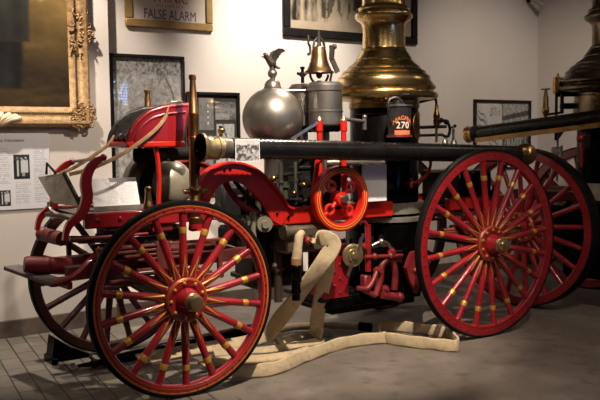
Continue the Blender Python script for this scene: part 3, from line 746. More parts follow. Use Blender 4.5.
P(M().lathe([(0, -.045), (.05, -.045), (.055, -.03), (.055, .05), (0, .05)], (FX, FY, FZ), (0, 1, 0), 24).lathe([(0, -.085), (.024, -.085), (.03, -.075), (.03, -.045)], (FX, FY, FZ), (0, 1, 0), 20, 1), 'flywheel_hub', [REDF, STEEL], fw)
P(M().tube([(FX, FY+.03, FZ), (FX, 1.0, FZ)], .03, 12).box((FX, .36, FZ-.02), (.12, .08, .14), bev=.01).box((FX+.02, .68, FZ+.05), (.08, .07, .22), bev=.02), 'crankshaft', BIRON)
# --- boiler
BOX, BOY = 2.17, .67
b = M().lathe([(0, .88), (.33, .88), (.335, .90), (.335, .94), (.295, .96), (.288, 1.0), (.288, 1.93), (.275, 1.95), (0, 1.95)], (BOX, BOY, 0), n=64)
boiler = P(b, 'boiler', BLACK)
dome = [(.375, 1.93), (.375, 1.945), (.40, 1.955), (.55, 1.965), (.57, 1.98), (.572, 2.0), (.555, 2.015), (.525, 2.02), (.52, 2.035), (.545, 2.05), (.548, 2.065), (.53, 2.08), (.505, 2.105), (.492, 2.12), (.485, 2.135), (.49, 2.143), (.484, 2.152), (.462, 2.165), (.44, 2.18), (.445, 2.188), (.438, 2.196), (.41, 2.208), (.385, 2.219), (.388, 2.228), (.38, 2.236), (.352, 2.25), (.325, 2.268), (.300, 2.288), (.303, 2.297), (.296, 2.305), (.280, 2.322), (.262, 2.344), (.246, 2.362), (.249, 2.372), (.240, 2.38), (.230, 2.386), (.226, 2.40), (.224, 2.52), (.226, 2.56), (.232, 2.585), (.25, 2.605), (.285, 2.625), (.303, 2.64), (.308, 2.655), (.303, 2.668), (.285, 2.676), (.268, 2.688), (.262, 2.70), (.27, 2.712), (.262, 2.725), (.235, 2.735), (.228, 2.75), (.228, 2.80), (.24, 2.81), (.24, 2.83), (.225, 2.84), (.222, 3.0), (.205, 3.0), (.205, 2.7)]
dome1 = [(r_*.79, z_) for r_, z_ in dome]
P(M().lathe(dome1, (BOX, BOY, 0), n=96), 'smokestack_dome', BRASS, boiler, angle=35)
b = M()
for z0, z1, r in ((1.885, 1.93, .297), (1.835, 1.845, .293)): b.lathe([(.285, z0), (r, z0+.004), (r, z1-.004), (.285, z1)], (BOX, BOY, 0), n=64)
P(b, 'boiler_band', BRASSD, boiler)
P(M().lathe([(.335, 1.02), (.343, 1.025), (.343, 1.105), (.335, 1.11)], (BOX, BOY, 0), n=64).lathe([(.335, 1.02), (.25, 1.02)], (BOX, BOY, 0), n=64).lathe([(.335, 1.11), (.25, 1.11)], (BOX, BOY, 0), n=64), 'lower_band', BANDM, boiler)
P(M().lathe([(.33, .955), (.35, .96), (.35, .995), (.335, 1.0), (.28, 1.0)], (BOX, BOY, 0), n=64), 'lower_band', BANDM, boiler)
P(M().lathe([(0, .34), (.31, .34), (.33, .37), (.33, .88), (0, .88)], (BOX, BOY, 0), n=56), 'firebox', BLACK, boiler)
P(M().box((1.85, .62, .37), (.95, .50, .1), bev=.01).box((1.85, .62, .31), (.85, .45, .08), bev=.01), 'ash_pan', BLACK)
# oval plate on the shell, at the boiler surface
b = M(); k = 28; vs = []
ac = math.atan2(-.835, .548)
for q, (ra, dr) in enumerate(((1., .004), (.94, .012), (.0, .016))):
    for i in range(k):
        t = 2*PI*i/k; a = ac+.33*ra*cos(t); vs.append((BOX+(.288+dr)*cos(a), BOY+(.288+dr)*sin(a), 1.745+.12*ra*sin(t)))
b.add(vs, [(q*k+i, q*k+(i+1) % k, (q+1)*k+(i+1) % k, (q+1)*k+i) for q in range(2) for i in range(k)], 0, True)
P(b, 'oval_plate', BRASSD, boiler)
# gauge fittings at the right of the shell
gx, gy = 2.60, .50
b = M(); b.tube(smooth_path([(2.48, .6, 1.94), (2.58, gy, 1.97), (gx, gy, 1.95), (gx+.005, gy, 1.90), (gx+.005, gy, 1.73)], 4), .011, 8).tube([(2.5, .6, 1.73), (2.72, gy, 1.735)], .014, 8).tube([(2.5, .6, 1.66), (2.68, gy, 1.665)], .012, 8)
b.tube(smooth_path([(2.60, gy, 1.73), (2.66, gy, 1.78), (2.72, gy, 1.78), (2.76, gy, 1.72), (2.74, gy, 1.65), (2.68, gy, 1.66)], 4), .013, 8)
b.ball((2.72, gy, 1.775), .025, 8); b.ball((2.66, gy, 1.79), .022, 8); b.tube([(2.76, gy, 1.72), (2.82, gy, 1.74)], .008, 8); b.ball((2.82, gy, 1.74), .016, 8)
gp = P(b, 'gauge_pipes', BIRON)
P(M().lathe([(.018, 0), (.028, .02), (.03, .05), (.022, .06), (.03, .07), (.03, .10), (.02, .115), (.014, .18)], (gx+.005, gy, 1.74), n=16).tube([(gx+.005, gy, 1.60), (gx+.005, gy, 1.74)], .012, 10), 'water_gauge', BRASSD, gp)
P(M().lathe([(.03, 0), (.04, .03), (.03, .09), (.012, .11), (.012, .20)], (2.80, gy, 1.52), n=16).lathe([(.03, 0), (.035, .03), (.025, .08), (.01, .10)], (2.70, gy, 1.54), n=16), 'drain_cock', STEEL, gp)
b = M(); b.tube(smooth_path([(2.24, .18, 1.50), (2.25, .18, 1.42), (2.23, .22, 1.33), (2.17, .28, 1.28)], 5), .012, 10).ball((2.15, .30, 1.275), .024, 10).tube([(2.15, .30, 1.24), (2.15, .30, 1.32)], .014, 10).tube([(2.15, .30, 1.275), (2.15, .40, 1.275)], .012, 8)
P(b, 'hose_bracket', RED)
P(M().tube([(1.58, .45, 1.455), (1.95, .40, 1.445)], .022, 12).tube([(1.46, .5, 1.455), (1.58, .45, 1.455)], .03, 12), 'feed_pipe', NICKEL)
# --- pumps below
b = M()
b.prism([(1.33, .41), (1.56, .41), (1.57, .78), (1.54, .82), (1.40, .83), (1.33, .80)], .36, .58)
for x in (1.355, 1.43):
    for k in range(7): b.lathe([(.013, 0), (.009, -.008), (0, -.010)], (x+.05*(k % 2 == 0 and x > 1.4), .36, .45+.055*k), (0, 1, 0), 8, 1)
pump = P(b, 'pump_body', [RED, DRED])
P(M().lathe([(.085, 0), (.085, -.03), (.07, -.035), (.065, -.1)], (1.575, .40, .74), (0.15, 1, 0), 28), 'valve_neck', DRED, pump)
P(M().lathe([(.08, -.09), (.09, -.095), (.09, -.115), (.078, -.122), (.055, -.120), (.05, -.132), (.03, -.134), (.024, -.15), (0, -.152)], (1.58, .41, .74), (0.15, 1, 0), 28), 'valve_cap', PBRASS, pump)
P(M().bar((1.655, .285, .905), (1.50, .285, .585), .012, .022), 'cap_handle', STEEL, pump)
P(M().box((1.46, .65, .40), (.30, .56, .04), bev=.008).box((1.60, .55, .44), (.12, .3, .05), bev=.01), 'pump_base', BIRON, pump)
b = M()
b.tube([(.80, .34, 1.03), (.80, .50, 1.03)], .05, 16); b.lathe([(.0, -.03), (.028, -.03), (.03, -.01), (.058, -.01), (.06, .02), (.03, .03)], (.80, .34, 1.03), (.2, 1, 0), 24)
b.tube([(.66, .42, 1.05), (.80, .42, 1.04)], .03, 12); b.lathe([(.045, 0), (.045, .02), (.03, .03)], (.68, .42, 1.05), (1, 0, 0), 16); b.tube([(.74, .40, .93), (.74, .40, 1.12)], .025, 10)
P(b, 'side_valve', CREAMM)
b = M(); b.box((.80, .62, .93), (.34, .3, .14), bev=.02).box((.78, .62, 1.02), (.2, .2, .1), bev=.02)
for x in (.68, .76, .86): b.tube([(x, .46, .80), (x, .46, 1.0)], .018, 8)
P(b, 'valve_chest', BIRON)
P(M().tube([(.98, .46, .42), (.98, .46, .98)], .032, 14).lathe([(.05, 0), (.05, .02)], (.98, .46, .66), n=16).lathe([(.05, 0), (.05, .02)], (.98, .46, .9), n=16).ball((.94, .44, .70), .025, 8), 'suction_pipe', mat('brown pipe', (.07, .045, .03), .45, .4, noise=.3))
b = M().tube([(.93, .30, .965), (1.06, .30, .965)], .045, 14).box((1.15, .42, .9), (.4, .25, .2), bev=.02).lathe([(.055, 0), (.055, .025)], (.93, .30, .965), (1, 0, 0), 16)
P(b, 'discharge_manifold', mat('dull bronze', (.14, .11, .075), .45, .6, noise=.3))
P(M().ball((1.09, .22, .90), .036, 12).tube([(1.09, .22, .90), (1.09, .34, .92)], .025, 10).tube([(1.06, .21, .93), (1.12, .21, .87)], .012, 8), 'cock_handle', DRED)
b = M()
b.tube([(1.71, .30, .60), (1.71, .30, .97)], .024, 10).tube(smooth_path([(1.71, .30, .95), (1.66, .29, 1.0), (1.62, .29, .985)], 4), .014, 8)
P(b, 'lift_rod', RED)
b = M()
b.tube(smooth_path([(1.89, .30, .68), (1.84, .30, .62), (1.83, .30, .52), (1.78, .30, .40)], 5), .028, 10).tube(smooth_path([(1.97, .32, .66), (2.0, .32, .55), (1.99, .32, .42)], 5), .028, 10)
b.tube([(1.84, .29, .40), (2.02, .29, .36)], .032, 12).ball((2.02, .29, .36), .042, 12).box((1.71, .33, .50), (.07, .07, .14), bev=.01).tube([(1.66, .30, .46), (1.78, .30, .40)], .022, 10).bar((1.88, .31, .68), (2.05, .31, .66), .03, .04)
P(b, 'brake_linkage', DRED)
for x, y, z in ((1.66, .31, .80), (1.80, .31, .60), (1.94, .31, .74), (1.88, .31, .44)):
    P(M().lathe([(0, 0), (.034, 0), (.034, -.02), (.02, -.024), (.016, -.05), (0, -.052)], (x, y, z), (0, 1, 0), 16), 'pipe_flange', DRED)
P(M().tube(smooth_path([(1.60, .30, .48), (1.68, .28, .47), (1.74, .28, .52), (1.80, .30, .60)], 5), .02, 10), 'drip_pipe', DRED)
P(M().tube(smooth_path([(1.74, .29, .80), (1.82, .27, .83), (1.90, .28, .80), (1.94, .30, .74)], 5), .014, 10).ball((1.82, .27, .83), .026, 10), 'oil_pipe', STEEL)
P(M().tube([(1.66, .28, .72), (2.04, .28, .70)], .016, 10).ball((1.76, .28, .715), .03, 10).ball((1.92, .28, .706), .03, 10), 'rocker_rod', DRED)
P(M().prism([(2.06, .60), (2.12, .72), (2.20, .73), (2.22, .62), (2.21, .46), (2.17, .38), (2.09, .50)], .25, .29).ball((2.15, .25, .57), .025, 10), 'spring_hanger', DRED)
b = M()
for k in range(5): b.tube([(1.62+.1*k, .40, .56+.03*(k % 3)), (1.62+.1*k, .40, .86)], .018, 8)
b.tube([(1.56, .38, .70), (2.1, .36, .72)], .016, 8).tube([(1.75, .34, .75), (1.92, .34, .77)], .03, 10)
P(b, 'drain_pipes', BIRON)
for y in (.17, 1.16):
    b = M()
    for k in range(5): b.box((WB, y, .85+.021*k), (1.1-.2*k, .06, .022), bev=.004)
    P(b, 'leaf_spring', BRED)
P(M().box((3.05, .67, .98), (.5, .62, .04), bev=.006), 'ash_step', BRED)
P(M().box((3.0, .67, 1.2), (.4, .5, .3), bev=.02), 'coal_box', BLACK)
P(M().tube([(.225, .20, 1.53), (.225, .31, 1.26)], .014, 8).bar((.225, .17, 1.53), (.225, .215, 1.525), .05, .02), 'hose_rest', BIRON)
P(M().tube([(3.1, .18, 1.40), (3.1, .36, 1.10)], .018, 8), 'hose_rest', BIRON)

# ------------------------------------------------------------------ things carried on the engine
h0, h1 = Vector((.245, .12, 1.593)), Vector((3.33, .12, 1.487)); hd = (h1-h0).normalized()
sh_ = thing('suction_hose', h0, 'long black ribbed suction hose carried along the side of near engine', 'hose')
prof = []; Lh = (h1-h0).length; nr = 150
for i in range(nr+1):
    z = .16+(Lh-.16-.12)*i/nr; prof.append((.066+(.006 if i % 2 else 0), z))
M().lathe([(.0, .16)]+prof+[(0, Lh-.12)], h0, hd, 28).build('hose_body', HOSEB, sh_, angle=80)
M().lathe([(.094, -.055), (.098, -.05), (.096, -.035), (.078, -.015), (.074, .0), (.074, .06), (.08, .065), (.08, .075), (.07, .08), (.07, .105)], h0, hd, 36).lathe([(.094, -.055), (.082, -.052), (.06, .02), (0, .03)], h0, hd, 36, 1).build('brass_mouth', [PBRASS, BLACK], sh_)
M().lathe([(.07, .10), (.072, .11), (.068, .12), (.068, .20), (.074, .205), (.074, .215), (.066, .22)], h0, hd, 36).build('nickel_collar', mat('dark worn nickel', (.10, .09, .08), .42, .6, noise=.3), sh_)
M().lathe([(.07, Lh-.15), (.075, Lh-.14), (.075, Lh-.09), (.09, Lh-.08), (.094, Lh-.07), (.094, Lh-.03), (.085, Lh-.02), (.085, Lh), (.07, Lh), (0, Lh-.02)], h0, hd, 36).build('brass_coupling', BRASSD, sh_)
b = M().lathe([(.012, 0), (.012, .02), (.02, .025), (.022, .045), (.012, .055), (.014, .07), (0, .075)], h0+hd*.10+Vector((0, 0, .075)), n=14)
b.build('lug', BRASS, sh_)
cd = thing('photo_card', (.50, .045, 1.495), 'small black and white photo card leaning on the black suction hose', 'card')
b = M().box((.50, .040, 1.572), (.185, .006, .15)); b.build('card_stock', WPAPER, cd)
def bwp(u, v):
    n = fnoise(u*2.2, v*2.2, 1.7); n2 = fnoise(u*5, v*5, 1.5); g = .36+.30*n2+.1*n
    if v < .75 and n > .08: g *= .2
    if v > .8: g = .5+.1*n2
    g = max(.02, min(.65, g)); return (g, g*.97, g*.97)
art('photo', .413, .587, 1.502, 1.642, .0362, bwp, cd, 40, 36)

# fire bucket
KX, KY, KZ = 1.945, .20, 1.611
BKT = Matrix.Translation((KX, KY, 0)) @ Matrix.Diagonal((.97, .97, 1.02, 1)) @ Matrix.Translation((-KX, -KY, 0))
def K():
    b = M(); b.T = BKT; return b
bk = thing('fire_bucket', (KX, KY, KZ), 'black leather fire bucket numbered 270 in orange standing beside the boiler', 'bucket')
K().lathe([(0, .005), (.088, .0), (.098, .0), (.103, .008), (.10, .022), (.088, .03), (.093, .10), (.096, .16), (.095, .22), (.096, .235), (.10, .24), (.10, .25), (.094, .25), (.088, .22), (.085, .05), (0, .04)], (KX, KY, KZ), n=40).build('bucket', LEATHB, bk)
K().lathe([(.0965, .236), (.103, .24), (.103, .252), (.095, .252)], (KX, KY, KZ), n=40).build('rim', STEEL, bk)
K().lathe([(.098, .002), (.105, .006), (.105, .012), (.098, .018)], (KX, KY, KZ), n=40).build('base_ring', DRED, bk)
K().tube(smooth_path([(KX-.02, KY-.09, KZ+.24), (KX-.07, KY-.06, KZ+.30), (KX-.125, KY-.03, KZ+.285), (KX-.135, KY-.03, KZ+.22), (KX-.11, KY-.02, KZ+.12)], 5), .011, 8).build('handle', LEATHB, bk)
tdir = math.atan2(-4.85, -4.05)+.30
def wrap(z0, arc=0.):
    def f(x, y, z):
        a = tdir+x/.0945; zz = z0+y-arc*x*x; r = (.0945+.003*min(1, max(0, (z0+y-.03)/.13)))*.97+.0008+z
        return (KX+r*cos(a), KY+r*sin(a), KZ+zz)
    return f
text_mesh('NIAGARA', .046, LTR_O, bk, wrap(.170, 6.5), xs=.80)
text_mesh('270', .072, LTR_W, bk, wrap(.105), xs=1.0)
b = M(); vs = []
for i in range(13):
    x = -.066+.132*i/12
    for y in (.052, .09): vs.append(Vector(wrap(y)(x, 0, .0008)))
b.add(vs, [(2*i, 2*i+2, 2*i+3, 2*i+1) for i in range(12)], 0, True); b.build('letter_band', LTR_O, bk)

# hanging placard near the boiler
ph = thing('hanging_placard', (1.77, .27, 1.15), 'white info placard hanging between the red flywheel and black boiler', 'placard')
M().box((1.755, .275, 1.295), (.235, .012, .285)).build('card_stock', WPAPER, ph)
M().tube([(1.70, .275, 1.437), (1.70, .38, 1.445)], .004, 6).tube([(1.82, .275, 1.437), (1.82, .36, 1.445)], .004, 6).build('hanger_wire', STEEL, ph)
# info stand on the footplate
st = thing('info_stand', (-.22, .60, 1.175), 'white open info booklet on a grey stand on the driver footplate', 'info stand')
M().box((-.22, .61, 1.181), (.345, .15, .012)).box((-.22, .54, 1.195), (.345, .014, .03)).build('stand_base', BANDM, st)
M().bar((-.22, .565, 1.19), (-.22, .64, 1.39), .325, .010, up=(0, 1, 0)).build('board', WPAPER, st)
pg = textpage(8, [(.30, .56, .12, .88, .05), (.60, .95, .12, .80, .05)], base=(.72, .71, .72))
art('printed_page', 0, 1, 0, 1, 0, pg, st, 70, 60, plane=lambda u, v: (-.377+.314*u, .567+.072*v-.0070, 1.195+.192*v+.0027))

# brass branch pipes
def playpipe(x, y, z0, z1, label, m):
    t = thing('branch_pipe', (x, y, z0), label, 'nozzle', 'brass branch pipes')
    L = z1-z0; b = M()
    b.lathe([(.034, 0), (.038, .01), (.038, .08), (.045, .085), (.045, .11), (.038, .12), (.036, L*.55), (.040, L*.555), (.040, L*.575), (.034, L*.58), (.032, L*.72), (.036, L*.725), (.036, L*.74), (.030, L*.75), (.020, L*.965), (.025, L*.97), (.025, L-.005), (.019, L), (0, L)], (x, y, z0), n=24)
    b.build('tube', m, t)
    return t
t = playpipe(.22, .275, 1.10, 2.08, 'tall copper branch pipe standing upright behind the brass hose mouth', COPPER)
M().tube([(.135, .275, 1.30), (.30, .275, 1.30)], .018, 12).ball((.22, .275, 1.30), .048, 14).ball((.31, .275, 1.30), .026, 10).build('swivel', BRASSD, t)
M().lathe([(.042, -.02), (.046, -.01), (.046, .02), (.036, .03)], (.22, .275, 1.10), n=16).lathe([(.046, -.05), (.046, -.02)], (.22, .275, 1.10), n=12, mi=1).build('base_ring', [BRASSD, RED], t)
t = playpipe(.25, 1.14, 1.19, 2.03, 'copper branch pipe rising behind the far side of the driver seat', COPPER)
t = thing('spray_nozzle', (-.105, .30, 1.19), 'small brass nozzle standing on sill under the driver seat', 'nozzle')
M().lathe([(.03, 0), (.034, .01), (.034, .03), (.026, .045), (.022, .08), (.017, .12), (.021, .125), (.021, .145), (.012, .155), (0, .155)], (-.105, .30, 1.19), n=20).build('nozzle_body', COPPER, t)

# leather reins
def strap(pts, label):
    pth = smooth_path(pts, 8); b = M(); b.ribbon(pth, .026, .007, [(0.2, 0, 1)]*len(pth))
    return solo(b, 'leather_rein', LEATH, label, 'rein', 'leather reins hanging from the driver seat')
strap([(.10, .405, 1.875), (.07, .395, 1.80), (-.01, .40, 1.71), (-.18, .40, 1.59), (-.32, .42, 1.515), (-.45, .46, 1.46), (-.545, .55, 1.43)], 'tan leather rein hanging over the red seat side')
strap([(-.155, .76, 1.68), (-.20, .76, 1.62), (-.28, .78, 1.56), (-.40, .82, 1.48), (-.53, .83, 1.42), (-.58, .80, 1.405)], 'tan leather rein passing behind footboard from the far seat side')

# ------------------------------------------------------------------ canvas hoses
def hose(name, b, label, group='canvas hoses laid out on the floor'): return solo(b, name, [CANVAS, BLACK, BRASSD, LEATHBR], label, 'hose', group, 70)
UPZ = (0, 0, 1)
# front hose: lies on edge in front, with a loop at the right end
b = M()
fp = [(.36, .17, .052), (.56, .085, .05), (.74, .075, .049), (1.0, .19, .049), (1.15, .25, .049), (1.45, .345, .049), (1.67, .35, .05), (1.86, .295, .05), (1.88, .27, .05), (1.95, .10, .05), (2.04, -.05, .049), (2.12, -.18, .048), (2.165, -.215, .048), (2.22, -.17, .049), (2.33, -.01, .05), (2.38, .14, .05), (2.32, .33, .05), (2.22, .52, .05), (2.10, .60, .05), (2.0, .52, .05)]
pth = smooth_path(fp, 6); rr = random.Random(2)
ups = []
for i, p_ in enumerate(pth): ups.append((.10*sin(i*.5), .28 if p_.x < 1.3 and i < 30 else .10, 1))
b.ribbon(pth, [.094+.006*sin(i*.9) for i in range(len(pth))], .022, ups)
hose('canvas_hose', b, 'cream canvas hose lying on edge along floor, looping near the rear wheel')
# hose that drops from the pump to the floor and runs back under the front wheel
b = M()
A = [(1.12, .235, .89), (1.20, .20, .915), (1.275, .17, .88), (1.27, .17, .83), (1.20, .20, .72), (1.13, .28, .58), (1.08, .40, .42), (1.04, .56, .25), (1.02, .66, .14), (.93, .76, .075), (.78, .83, .05), (.50, .87, .045), (.25, .88, .04), (.02, .87, .035)]
pth = smooth_path(A, 6); k = len(pth); ups = []
for i, p_ in enumerate(pth):
    t = max(0, min(1, (p_.z-.05)/.45)); ups.append(Vector((.84, -.45, .35))*t+Vector((.0, -.85, -.38))*(1-t))
b.ribbon(pth, [.125]*k, .022, ups)
b.lathe([(.035, 0), (.045, .005), (.045, .03), (.036, .035)], (1.11, .25, .89), (.4, -.4, .1), 20, 1)
hose('canvas_hose', b, 'cream canvas hose hanging from pump coupling and slanting down to floor')
b = M()
B_ = [(1.30, .26, .76), (1.31, .30, .62), (1.335, .42, .40), (1.37, .52, .22), (1.40, .57, .10), (1.42, .57, .045), (1.36, .545, .035), (1.2, .56, .035), (.95, .56, .035), (.78, .63, .035), (.55, .70, .035)]
pth = smooth_path(B_, 6); ups = []
for p_ in pth:
    t = max(0, min(1, (p_.z-.06)/.1)); ups.append(Vector((.84, -.5, .1))*t+Vector((-.1, -.9, -.12))*(1-t))
b.ribbon(pth, [.11]*len(pth), .024, ups)
hose('canvas_hose', b, 'cream canvas hose dropping straight behind slanting one, then folding flat on floor')
b = M(); pth = smooth_path([(1.25, 1.02, .045), (1.45, 1.05, .045), (1.6, 1.0, .045), (1.78, .90, .045), (1.90, .78, .045), (1.95, .70, .05)], 6)
b.ribbon(pth, .07, .05, [(.3, .8, .4)]*len(pth)); b.tube([(1.94, .72, .05), (1.99, .63, .05)], .04, 16, 1)
hose('canvas_hose', b, 'short canvas hose ending in a black coupling on floor below the pump')
b = M(); pth = smooth_path([(1.12, .72, .035), (1.3, .74, .035), (1.5, .78, .035), (1.66, .76, .035)], 6)
b.ribbon(pth, .085, .03, [(.2, .9, .5)]*len(pth))
hose('canvas_hose', b, 'canvas hose lying flat behind the foot of the hose that drops straight')
b = M(); pth = smooth_path([(.34, .47, .03), (.55, .51, .03), (.8, .38, .03), (1.05, .35, .03), (1.22, .385, .03)], 6)
b.ribbon(pth, .10, .028, [(.2, .95, .25)]*len(pth))
hose('canvas_hose', b, 'canvas hose lying flat just inside the front wheel')
# leather tail hose with black pipe on the left outlet
b = M()
b.tube(smooth_path([(1.06, .27, .93), (1.045, .23, .955), (1.01, .205, .94), (.995, .20, .88), (.985, .20, .80), (.98, .20, .775)], 5), [.028]*10+[.033]*8+[.036]*8, 16, 0)
b.tube([(.98, .20, .78), (.977, .20, .735)], .039, 18, 3)
b.lathe([(.034, 0), (.040, .005), (.040, .035), (.036, .04), (.036, .10), (.041, .105), (.041, .125), (.034, .13), (.034, .18), (.038, .185), (.038, .205), (.03, .21), (.03, .26)], (.977, .20, .735), (0, .03, -1), 24, 1)
solo(b, 'drain_hose', [CANVAS, BLACK, BRASSD, LEATHBR], 'short canvas elbow with a brown cuff and black ringed pipe', 'hose', None, 70)

# wheel chock and draught pole
b = M(); b.prism([(-.52, .0), (-.50, .06), (-.48, .19), (-.445, .165), (-.36, .10), (-.25, .045), (-.20, .02), (-.20, 0)], 1.26, 1.42)
b.box((-.50, 1.30, .025), (.05, .22, .05), bev=.008)
solo(b, 'wheel_chock', BLACK, 'black wedge wheel chock under the far front wheel', 'chock')
pd = thing('draught_pole', (.4, 1.0, 0), 'black wooden draught pole with an iron ring lying on floor', 'pole')
b = M(); pth = [(-.27, .965, .035), (-.1, .975, .04), (.3, 1.04, .045), (1.15, 1.16, .05)]
b.tube(pth, [.022, .035, .042, .05], 12); b.build('shaft', BLACK, pd)
M().tube([(-.43+.028*cos(t), .985+.028*sin(t), .03+.012*sin(t)) for t in [2*PI*i/16 for i in range(16)]], .009, 8, closed=True).build('ring', STEEL, pd)
M().tube([(-.405, .98, .03), (-.25, .965, .035)], [.012, .024], 10).lathe([(.03, 0), (.034, .01), (.034, .03), (.03, .04)], (-.30, .968, .034), (1, 0, 0), 16).tube([(-.29, .90, .06), (-.29, 1.03, .07)], .012, 8).tube([(-.22, .9, .02), (-.22, 1.03, .02)], .014, 8).build('pole_iron', BIRON, pd)

# ================================================================== second engine, facing the other way
TH2 = math.atan2(-.985, .17)
E2 = thing('steam_fire_engine', (3.93, .49, 0), 'second steam fire engine in shadow, standing in the corner at right angles', 'fire engine', None, TH2, True)
w2 = make_wheel(.765, 20, 4, E2, .15, .16, (0, 0)); w2.location = (-.20, 0, .765)
w2b = copy_tree(w2, E2); w2b.location = (-.20, 1.3, .765); w2b.rotation_euler = (0, 0, PI)
b2x, b2y = .39, .62
Q = lambda b, name, m, parent=None, **k: b.build(name, m, parent or E2, off=Vector(), **k)
bo2 = Q(M().lathe([(0, .5), (.33, .5), (.33, 1.93), (0, 1.95)], (b2x, b2y, 0), n=56), 'boiler', BLACK)
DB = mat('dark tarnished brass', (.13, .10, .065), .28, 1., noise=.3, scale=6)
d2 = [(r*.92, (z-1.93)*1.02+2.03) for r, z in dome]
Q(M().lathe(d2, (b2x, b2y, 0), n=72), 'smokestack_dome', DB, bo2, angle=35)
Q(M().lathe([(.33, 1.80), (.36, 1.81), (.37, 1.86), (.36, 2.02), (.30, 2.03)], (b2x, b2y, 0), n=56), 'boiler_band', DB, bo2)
Q(M().box((.35, .30, 1.06), (1.7, .08, .10), bev=.008).box((.35, 1.0, 1.06), (1.7, .08, .10), bev=.008), 'frame_beam', BRED)
Q(M().tube([(-.20, .05, .765), (-.20, 1.25, .765)], .04, 12), 'axle', BIRON)
Q(M().box((.45, .55, .55), (.7, .7, .5), bev=.03), 'firebox', BLACK)
Q(M().box((.05, .40, .72), (.3, .3, .5), bev=.03).tube([(-.15, .3, .7), (.3, .3, 1.2)], .03, 8).tube([(-.2, .5, .9), (.3, .4, .6)], .03, 8), 'side_machinery', BIRON)
g2 = Q(M().tube([(-.14, .30, 1.85), (.04, .30, 1.87)], .012, 8).tube([(-.03, .30, 1.6), (-.03, .30, 2.05)], .014, 8).tube([(.03, .30, 1.86), (.03, .30, 2.05)], .018, 8).tube([(-.04, .30, 2.05), (.12, .45, 2.05)], .03, 10).tube([(.02, .3, 1.93), (.12, .45, 1.93)], .03, 10), 'gauge_pipes', BIRON)
Q(M().lathe([(.045, 0), (.045, .12), (.04, .125), (.015, .13), (.012, .165), (0, .167)], (-.02, .30, 2.08), n=24).lathe([(.03, -.03), (.045, -.02), (.045, 0)], (-.02, .3, 2.08), n=20), 'oil_lubricator', BRASSD, g2)
Q(M().lathe([(.005, 0), (.035, .05), (.035, .10), (.028, .11), (.028, .2), (.02, .22), (.014, .28), (0, .285)], (-.145, .30, 1.82), n=18).tube([(-.19, .3, 2.1), (-.10, .3, 2.1)], .008, 8), 'whistle', BRASSD, g2)
Q(M().lathe([(.01, 0), (.03, .03), (.055, .07), (.06, .10), (.05, .12), (0, .13)], (-.03, .35, 1.62), n=20), 'oil_bowl', BRASSD, g2)
Q(M().tube([(-.1, .35, 1.15), (-.08, .35, 1.5)], .014, 8).tube([(-.04, .35, 1.2), (-.04, .35, 1.62)], .012, 8).tube([(.0, .35, 1.25), (.0, .35, 1.55)], .016, 8).box((-.05, .35, 1.50), (.10, .05, .07), bev=.01).box((-.06, .36, 1.35), (.05, .04, .12), bev=.006), 'water_gauge', STEEL)
Q(M().tube([(.20, .30, 1.15), (.20, .30, 1.38)], .018, 10), 'drain_pipe', NICKEL)
Q(M().tube([(.18, .34, 1.85), (.20, .36, 2.05), (.32, .42, 2.35)], .009, 8), 'vent_wire', NICKEL)
Q(M().box((.46, .2, 1.12), (.3, .03, .16), bev=.005), 'side_plate', GREYW)
Q(M().tube([(.28, .22, 1.7), (.28, .22, 1.35)], .014, 8).ball((.28, .2, 1.62), .04, 10).box((.3, .2, 1.66), (.08, .03, .03)), 'red_valve', RED)
# its suction hose
a0, a1 = Vector((-1.0, .20, 1.665)), Vector((1.1, .20, 1.87)); ad = (a1-a0).normalized()
s2 = thing('suction_hose', (3.93, .49, 0), 'dark suction hose with a brass end slanting along the second engine', 'hose', None, TH2, True)
prof = [(0, .12)]+[(.074, .12+1.9*i/40) for i in range(41)]+[(0, 2.02)]
M().lathe(prof, a0, ad, 24).build('hose_body', HOSEB, s2, off=Vector())
M().lathe([(0, .0), (.06, .0), (.084, .005), (.088, .03), (.08, .05), (.08, .09)], a0, ad, 28).build('brass_end', BRASSD, s2, off=Vector())
M().lathe([(.078, .085), (.084, .09), (.084, .15), (.074, .17)], a0, ad, 28).build('collar', BIRON, s2, off=Vector())
M().bar(a0+ad*.15+Vector((0, -.05, -.072)), a0+ad*2.0+Vector((0, -.05, -.072)), .035, .045).build('wooden_rail', BRASSD, s2, off=Vector())

# ------------------------------------------------------------------ camera
sc = bpy.context.scene
cam = bpy.data.cameras.new('camera'); co = bpy.data.objects.new('camera', cam); C.objects.link(co)
f, pitch, yaw, roll = 805.32, -.0768, .57240, -.0108
d = Vector((sin(yaw)*cos(pitch), cos(yaw)*cos(pitch), sin(pitch))); r = Vector((cos(yaw), -sin(yaw), 0)); u = r.cross(d)
r2 = cos(roll)*r+sin(roll)*u; u2 = -sin(roll)*r+cos(roll)*u
co.matrix_world = Matrix(((r2.x, u2.x, -d.x, -2.1257), (r2.y, u2.y, -d.y, -4.6761), (r2.z, u2.z, -d.z, 1.65), (0, 0, 0, 1)))
cam.sensor_width = 36; cam.lens = f*36/600; cam.clip_start = .05
sc.camera = co

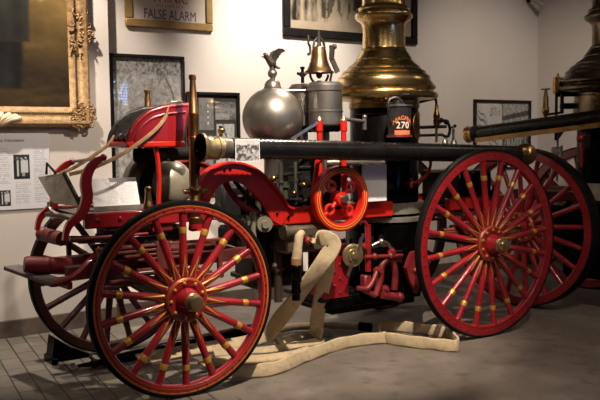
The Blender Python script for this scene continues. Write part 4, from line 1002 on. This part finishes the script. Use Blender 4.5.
# ------------------------------------------------------------------ lights: ceiling spots, plus unseen spots added as fill
def spot(name, loc, target, power, deg, blend=.3, size=.06, col=(1., .83, .64)):
    l = bpy.data.lights.new(name, 'SPOT'); l.energy = power; l.spot_size = math.radians(deg); l.spot_blend = blend
    l.shadow_soft_size = size; l.color = col
    o = bpy.data.objects.new(name, l); C.objects.link(o); o.location = loc
    o.rotation_euler = (Vector(target)-Vector(loc)).to_track_quat('-Z', 'Y').to_euler()
    return o
spot('key_spot', (.55, -1.7, 4.3), (1.15, .4, 1.1), 1150, 50, .6, size=.04, col=(1., .85, .69))
spot('wall_wash_spot', (1.95, .75, 4.4), (2.2, 2.37, 2.2), 760, 58, .9, col=(1., .90, .80))
spot('painting_spot', (-.9, 1.15, 4.4), (-.25, 2.3, 1.4), 600, 66, .5, col=(1., .88, .76))
spot('back_spot', (2.6, 1.3, 4.4), (.1, -.3, .2), 400, 60, .6)
spot('rear_fill', (1.6, -3.2, 4.4), (3.0, -.5, .4), 270, 52, .8)  # unseen spot added as fill for the front floor
spot('corner_fill', (3.9, -.6, 4.4), (5.3, 2.37, 1.2), 260, 66, .9, col=(1., .88, .76))  # unseen spot added as fill for the right-hand walls
spot('left_wall_spot', (1.5, -.6, 4.4), (-.55, 2.3, .75), 420, 34, .5, size=.04, col=(1., .88, .76))
spot('footboard_fill', (-2.6, -.9, 4.4), (-.6, .6, 1.3), 150, 15, .6)  # narrow beam added only to brighten the footboard
for k, (x, y, p_) in enumerate(((-3.2, -3.2, 30), (-.6, -4.4, 34), (1.9, -4.2, 34), (4.0, -3.2, 30), (5.3, -1.2, 22), (-2.0, 1.2, 20))):
    spot('fill_spot', (x, y, 4.4), (x*.6+.6, y*.5+.4, 0), p_, 140, .8, size=.07)  # wide unseen spots added for extra highlights and ambient fill
w = bpy.data.worlds.new('world'); sc.world = w; w.use_nodes = True
w.node_tree.nodes['Background'].inputs['Color'].default_value = (.05, .05, .06, 1)
sc.view_settings.view_transform = 'Standard'; sc.view_settings.look = 'None'; sc.view_settings.exposure = .2; sc.view_settings.gamma = 1
